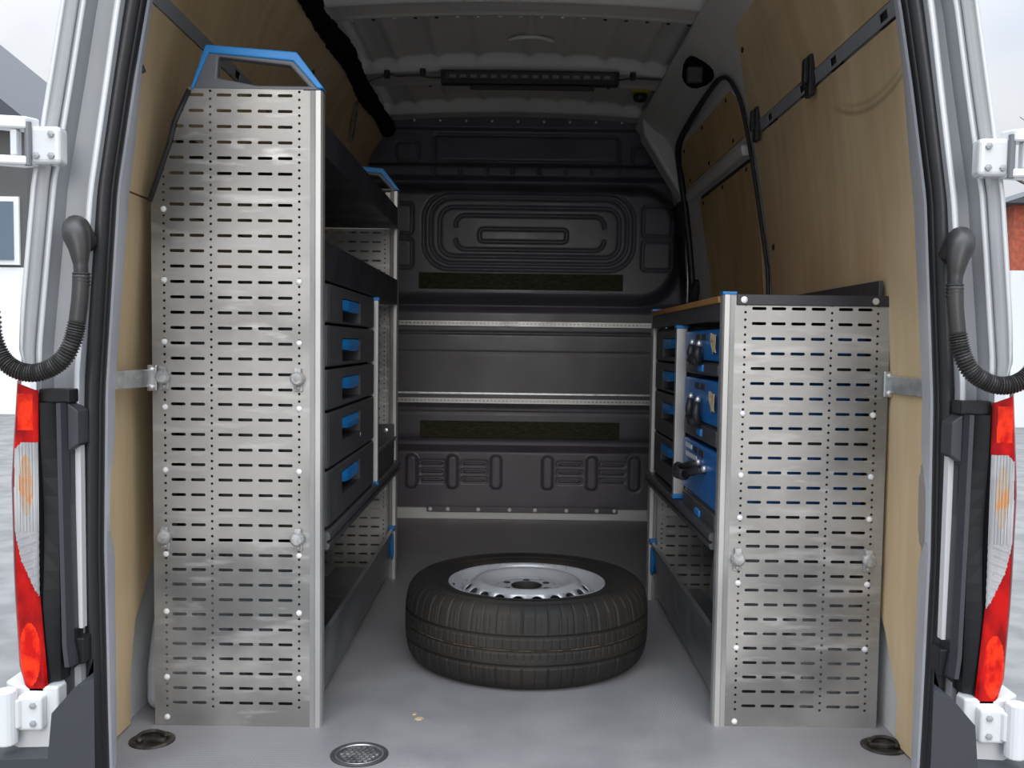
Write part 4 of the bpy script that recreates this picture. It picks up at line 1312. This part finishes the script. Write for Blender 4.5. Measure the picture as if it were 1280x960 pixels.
for i in range(-3, 4):
    for j in range(-3, 4):
        x, y = i * .0125 + (j % 2) * .006, j * .0115
        if math.hypot(x, y) < .043:
            MB().lathe([(.0052, .002), (.0048, .0048), (.001, .005)], (gx + x, gy + y, 0), 8, caps=False).build('stud', 'zinc', grate)
# specks on the floor
for x, y, r, lab in ((-.215, 2.33, .012, 'larger pale dried paint speck on the floor beside the round cap'), (-.23, 2.36, .008, 'smaller pale dried paint speck on the floor, farther from the round cap')):
    tag(MB().lathe([(r, 0), (r * .8, .0015), (.001, .002)], (x, y, 0), 7).build('paint_speck', 'paper'), lab, 'speck', 'paint specks on the floor')

# ------------------------------------------------------------------ roof fittings
lx0, lx1, ly = -.318, .425, 4.235
lb = thing('light_bar', 'long black LED light bar under the second roof bow', 'light bar', (.05, ly, 2.03))
def zbow(x): return 2.052 - .06 * x * x
mb = MB(); mb.prism([(ly - .035, 2.036), (ly - .035, 1.992), (ly - .028, 1.982), (ly + .02, 1.982), (ly + .02, 2.036)], 'x', lx0, lx1); mb.build('housing', 'black', lb, bevel=.004)
mb = MB(); mb.box(lx0 + .12, lx1 - .10, ly - .012, ly + .012, 1.966, 1.982); mb.build('mount', 'black', lb, bevel=.003)
mb = MB(); mb.box(lx0 + .02, lx1 - .02, ly - .038, ly - .034, 1.998, 2.026); mb.build('lens', 'dgrey', lb)
for i in range(16):
    x = lerp(lx0 + .05, lx1 - .05, i / 15)
    MB().box(x - .013, x + .013, ly - .040, ly - .037, 2.004, 2.016).build('led', 'led', lb)
cb = MB().tube(spline([(-.66, 4.22, 1.975), (-.545, 4.23, 2.02), (-.50, 4.235, 2.016), (-.42, 4.235, 2.02), (-.36, 4.235, 2.012), (-.31, 4.235, 2.012)], 6), .004, 6).build('cable', 'black')
tag(cb, 'thin black cable clipped to the roof bow, from the foam strip to the light bar', 'cable', 'roof cables')
for x in (-.545, -.395):
    MB().box(x - .012, x + .012, 4.222, 4.246, zbow(x) - .028, zbow(x) + .004).build('cable_clip', 'black', cb, bevel=.004)
cb2 = MB().tube(spline([(.425, 4.235, 2.01), (.49, 4.235, 2.018), (.63, 4.235, 2.012), (.66, 4.2, 1.985), (.67, 4.0, 1.95), (.68, 3.8, 1.92)], 6), .004, 6).build('cable', 'black')
tag(cb2, 'thin black cable clipped to the roof bow, from the light bar to the corner lamp', 'cable', 'roof cables')
for x in (.485, .63):
    MB().box(x - .012, x + .012, 4.222, 4.246, zbow(x) - .028, zbow(x) + .004).build('cable_clip', 'black', cb2, bevel=.004)
cl = thing('corner_lamp', 'black round lamp with square face in the roof corner over the sliding door', 'lamp', (.66, 3.72, 1.85))
cc = Vector((.668, 3.72, 1.915))
MB().tube([cc + Vector((.03, .03, .03)), cc, cc + Vector((-.02, -.05, -.03))], [.05, .062, .05], 16).build('housing', 'foam', cl, smooth=True)
MB().box(cc.x - .055, cc.x + .0, cc.y - .09, cc.y - .06, cc.z - .065, cc.z - .01).build('face_plate', 'dgrey', cl, bevel=.006)
st = thing('roof_hook', 'black hook on a yellow sticker under the roof near the bulkhead', 'hook', (.57, 4.62, 2.03))
zz = 2.112 - .09 * .57 ** 2 - .012
MB().prism([(.525, 4.60), (.615, 4.60), (.60, 4.70), (.54, 4.70)], 'z', zz - .012, zz - .004).build('sticker', 'yellow', st)
MB().lathe([(.030, 0), (.034, .012), (.028, .030), (.012, .036), (.001, .036)], (.57, 4.66, zz - .012), 16, 'z', -1).build('hook_body', 'black', st, smooth=True)

# ------------------------------------------------------------------ outside: ground, houses, tree
struct(MB().box(-60, 60, -40, 80, -.75, -.65).build('ground', 'asphalt'))
hl = thing('house', 'grey house with dark pitched roof beyond the tall rack side door', 'house', (-14, 22, -.65))
MB().box(-20, -9.75, 20, 28, -.65, 2.3).build('wall', 'siding', hl)
MB().box(-20, -9.75, 20, 28, 2.3, 5.2).build('upper_wall', 'render_wall', hl)
for k in range(3):
    o = MB().box(-11.6 - k * 3, -9.9 - k * 3, 19.94, 20.02, 2.35, 3.7).build('window', 'siding', hl)
    MB().box(-11.5 - k * 3, -10.0 - k * 3, 19.90, 19.95, 2.45, 3.6).build('pane', 'glass', o)
MB().prism([(-20.3, 5.1), (-9.5, 5.1), (-14.9, 9.4)], 'y', 19.6, 28.4).build('roof', 'tiles', hl)
hr = thing('house', 'red brick house with white ground floor beyond the low rack side door', 'house', (14, 22, -.65))
MB().box(9.95, 20, 20, 28, -.65, 2.5).build('wall', 'siding', hr)
MB().box(9.95, 20, 20, 28, 2.5, 3.9).build('upper_wall', 'brick', hr)
for k in range(2):
    o = MB().box(10.25 + k * 3, 11.4 + k * 3, 19.94, 20.02, 2.4, 3.4).build('window', 'siding', hr)
    MB().box(10.35 + k * 3, 11.3 + k * 3, 19.90, 19.95, 2.5, 3.3).build('pane', 'glass', o)
MB().prism([(9.6, 3.8), (20.3, 3.8), (15, 5.6)], 'y', 19.7, 28.3).build('roof', 'tiles', hr)
tr = MB()
def branch(p, d, L, r, depth):
    q = p + d * L
    tr.tube([p, (p + q) / 2 + Vector((random.uniform(-.1, .1), 0, random.uniform(-.1, .1))) * L, q], [r, r * .8, r * .6], 5)
    if depth == 0: return
    for k in range(3):
        nd = (d + Vector((random.uniform(-.7, .7), random.uniform(-.5, .5), random.uniform(-.25, .6)))).normalized()
        branch(p + (q - p) * random.uniform(.6, 1), nd, L * random.uniform(.6, .8), r * .58, depth - 1)
branch(Vector((10.9, 17.0, -.65)), Vector((0, 0, 1)), 2.3, .16, 5)
tag(tr.build('bare_tree', 'bark'), 'bare leafless tree standing in front of the red brick house', 'tree')
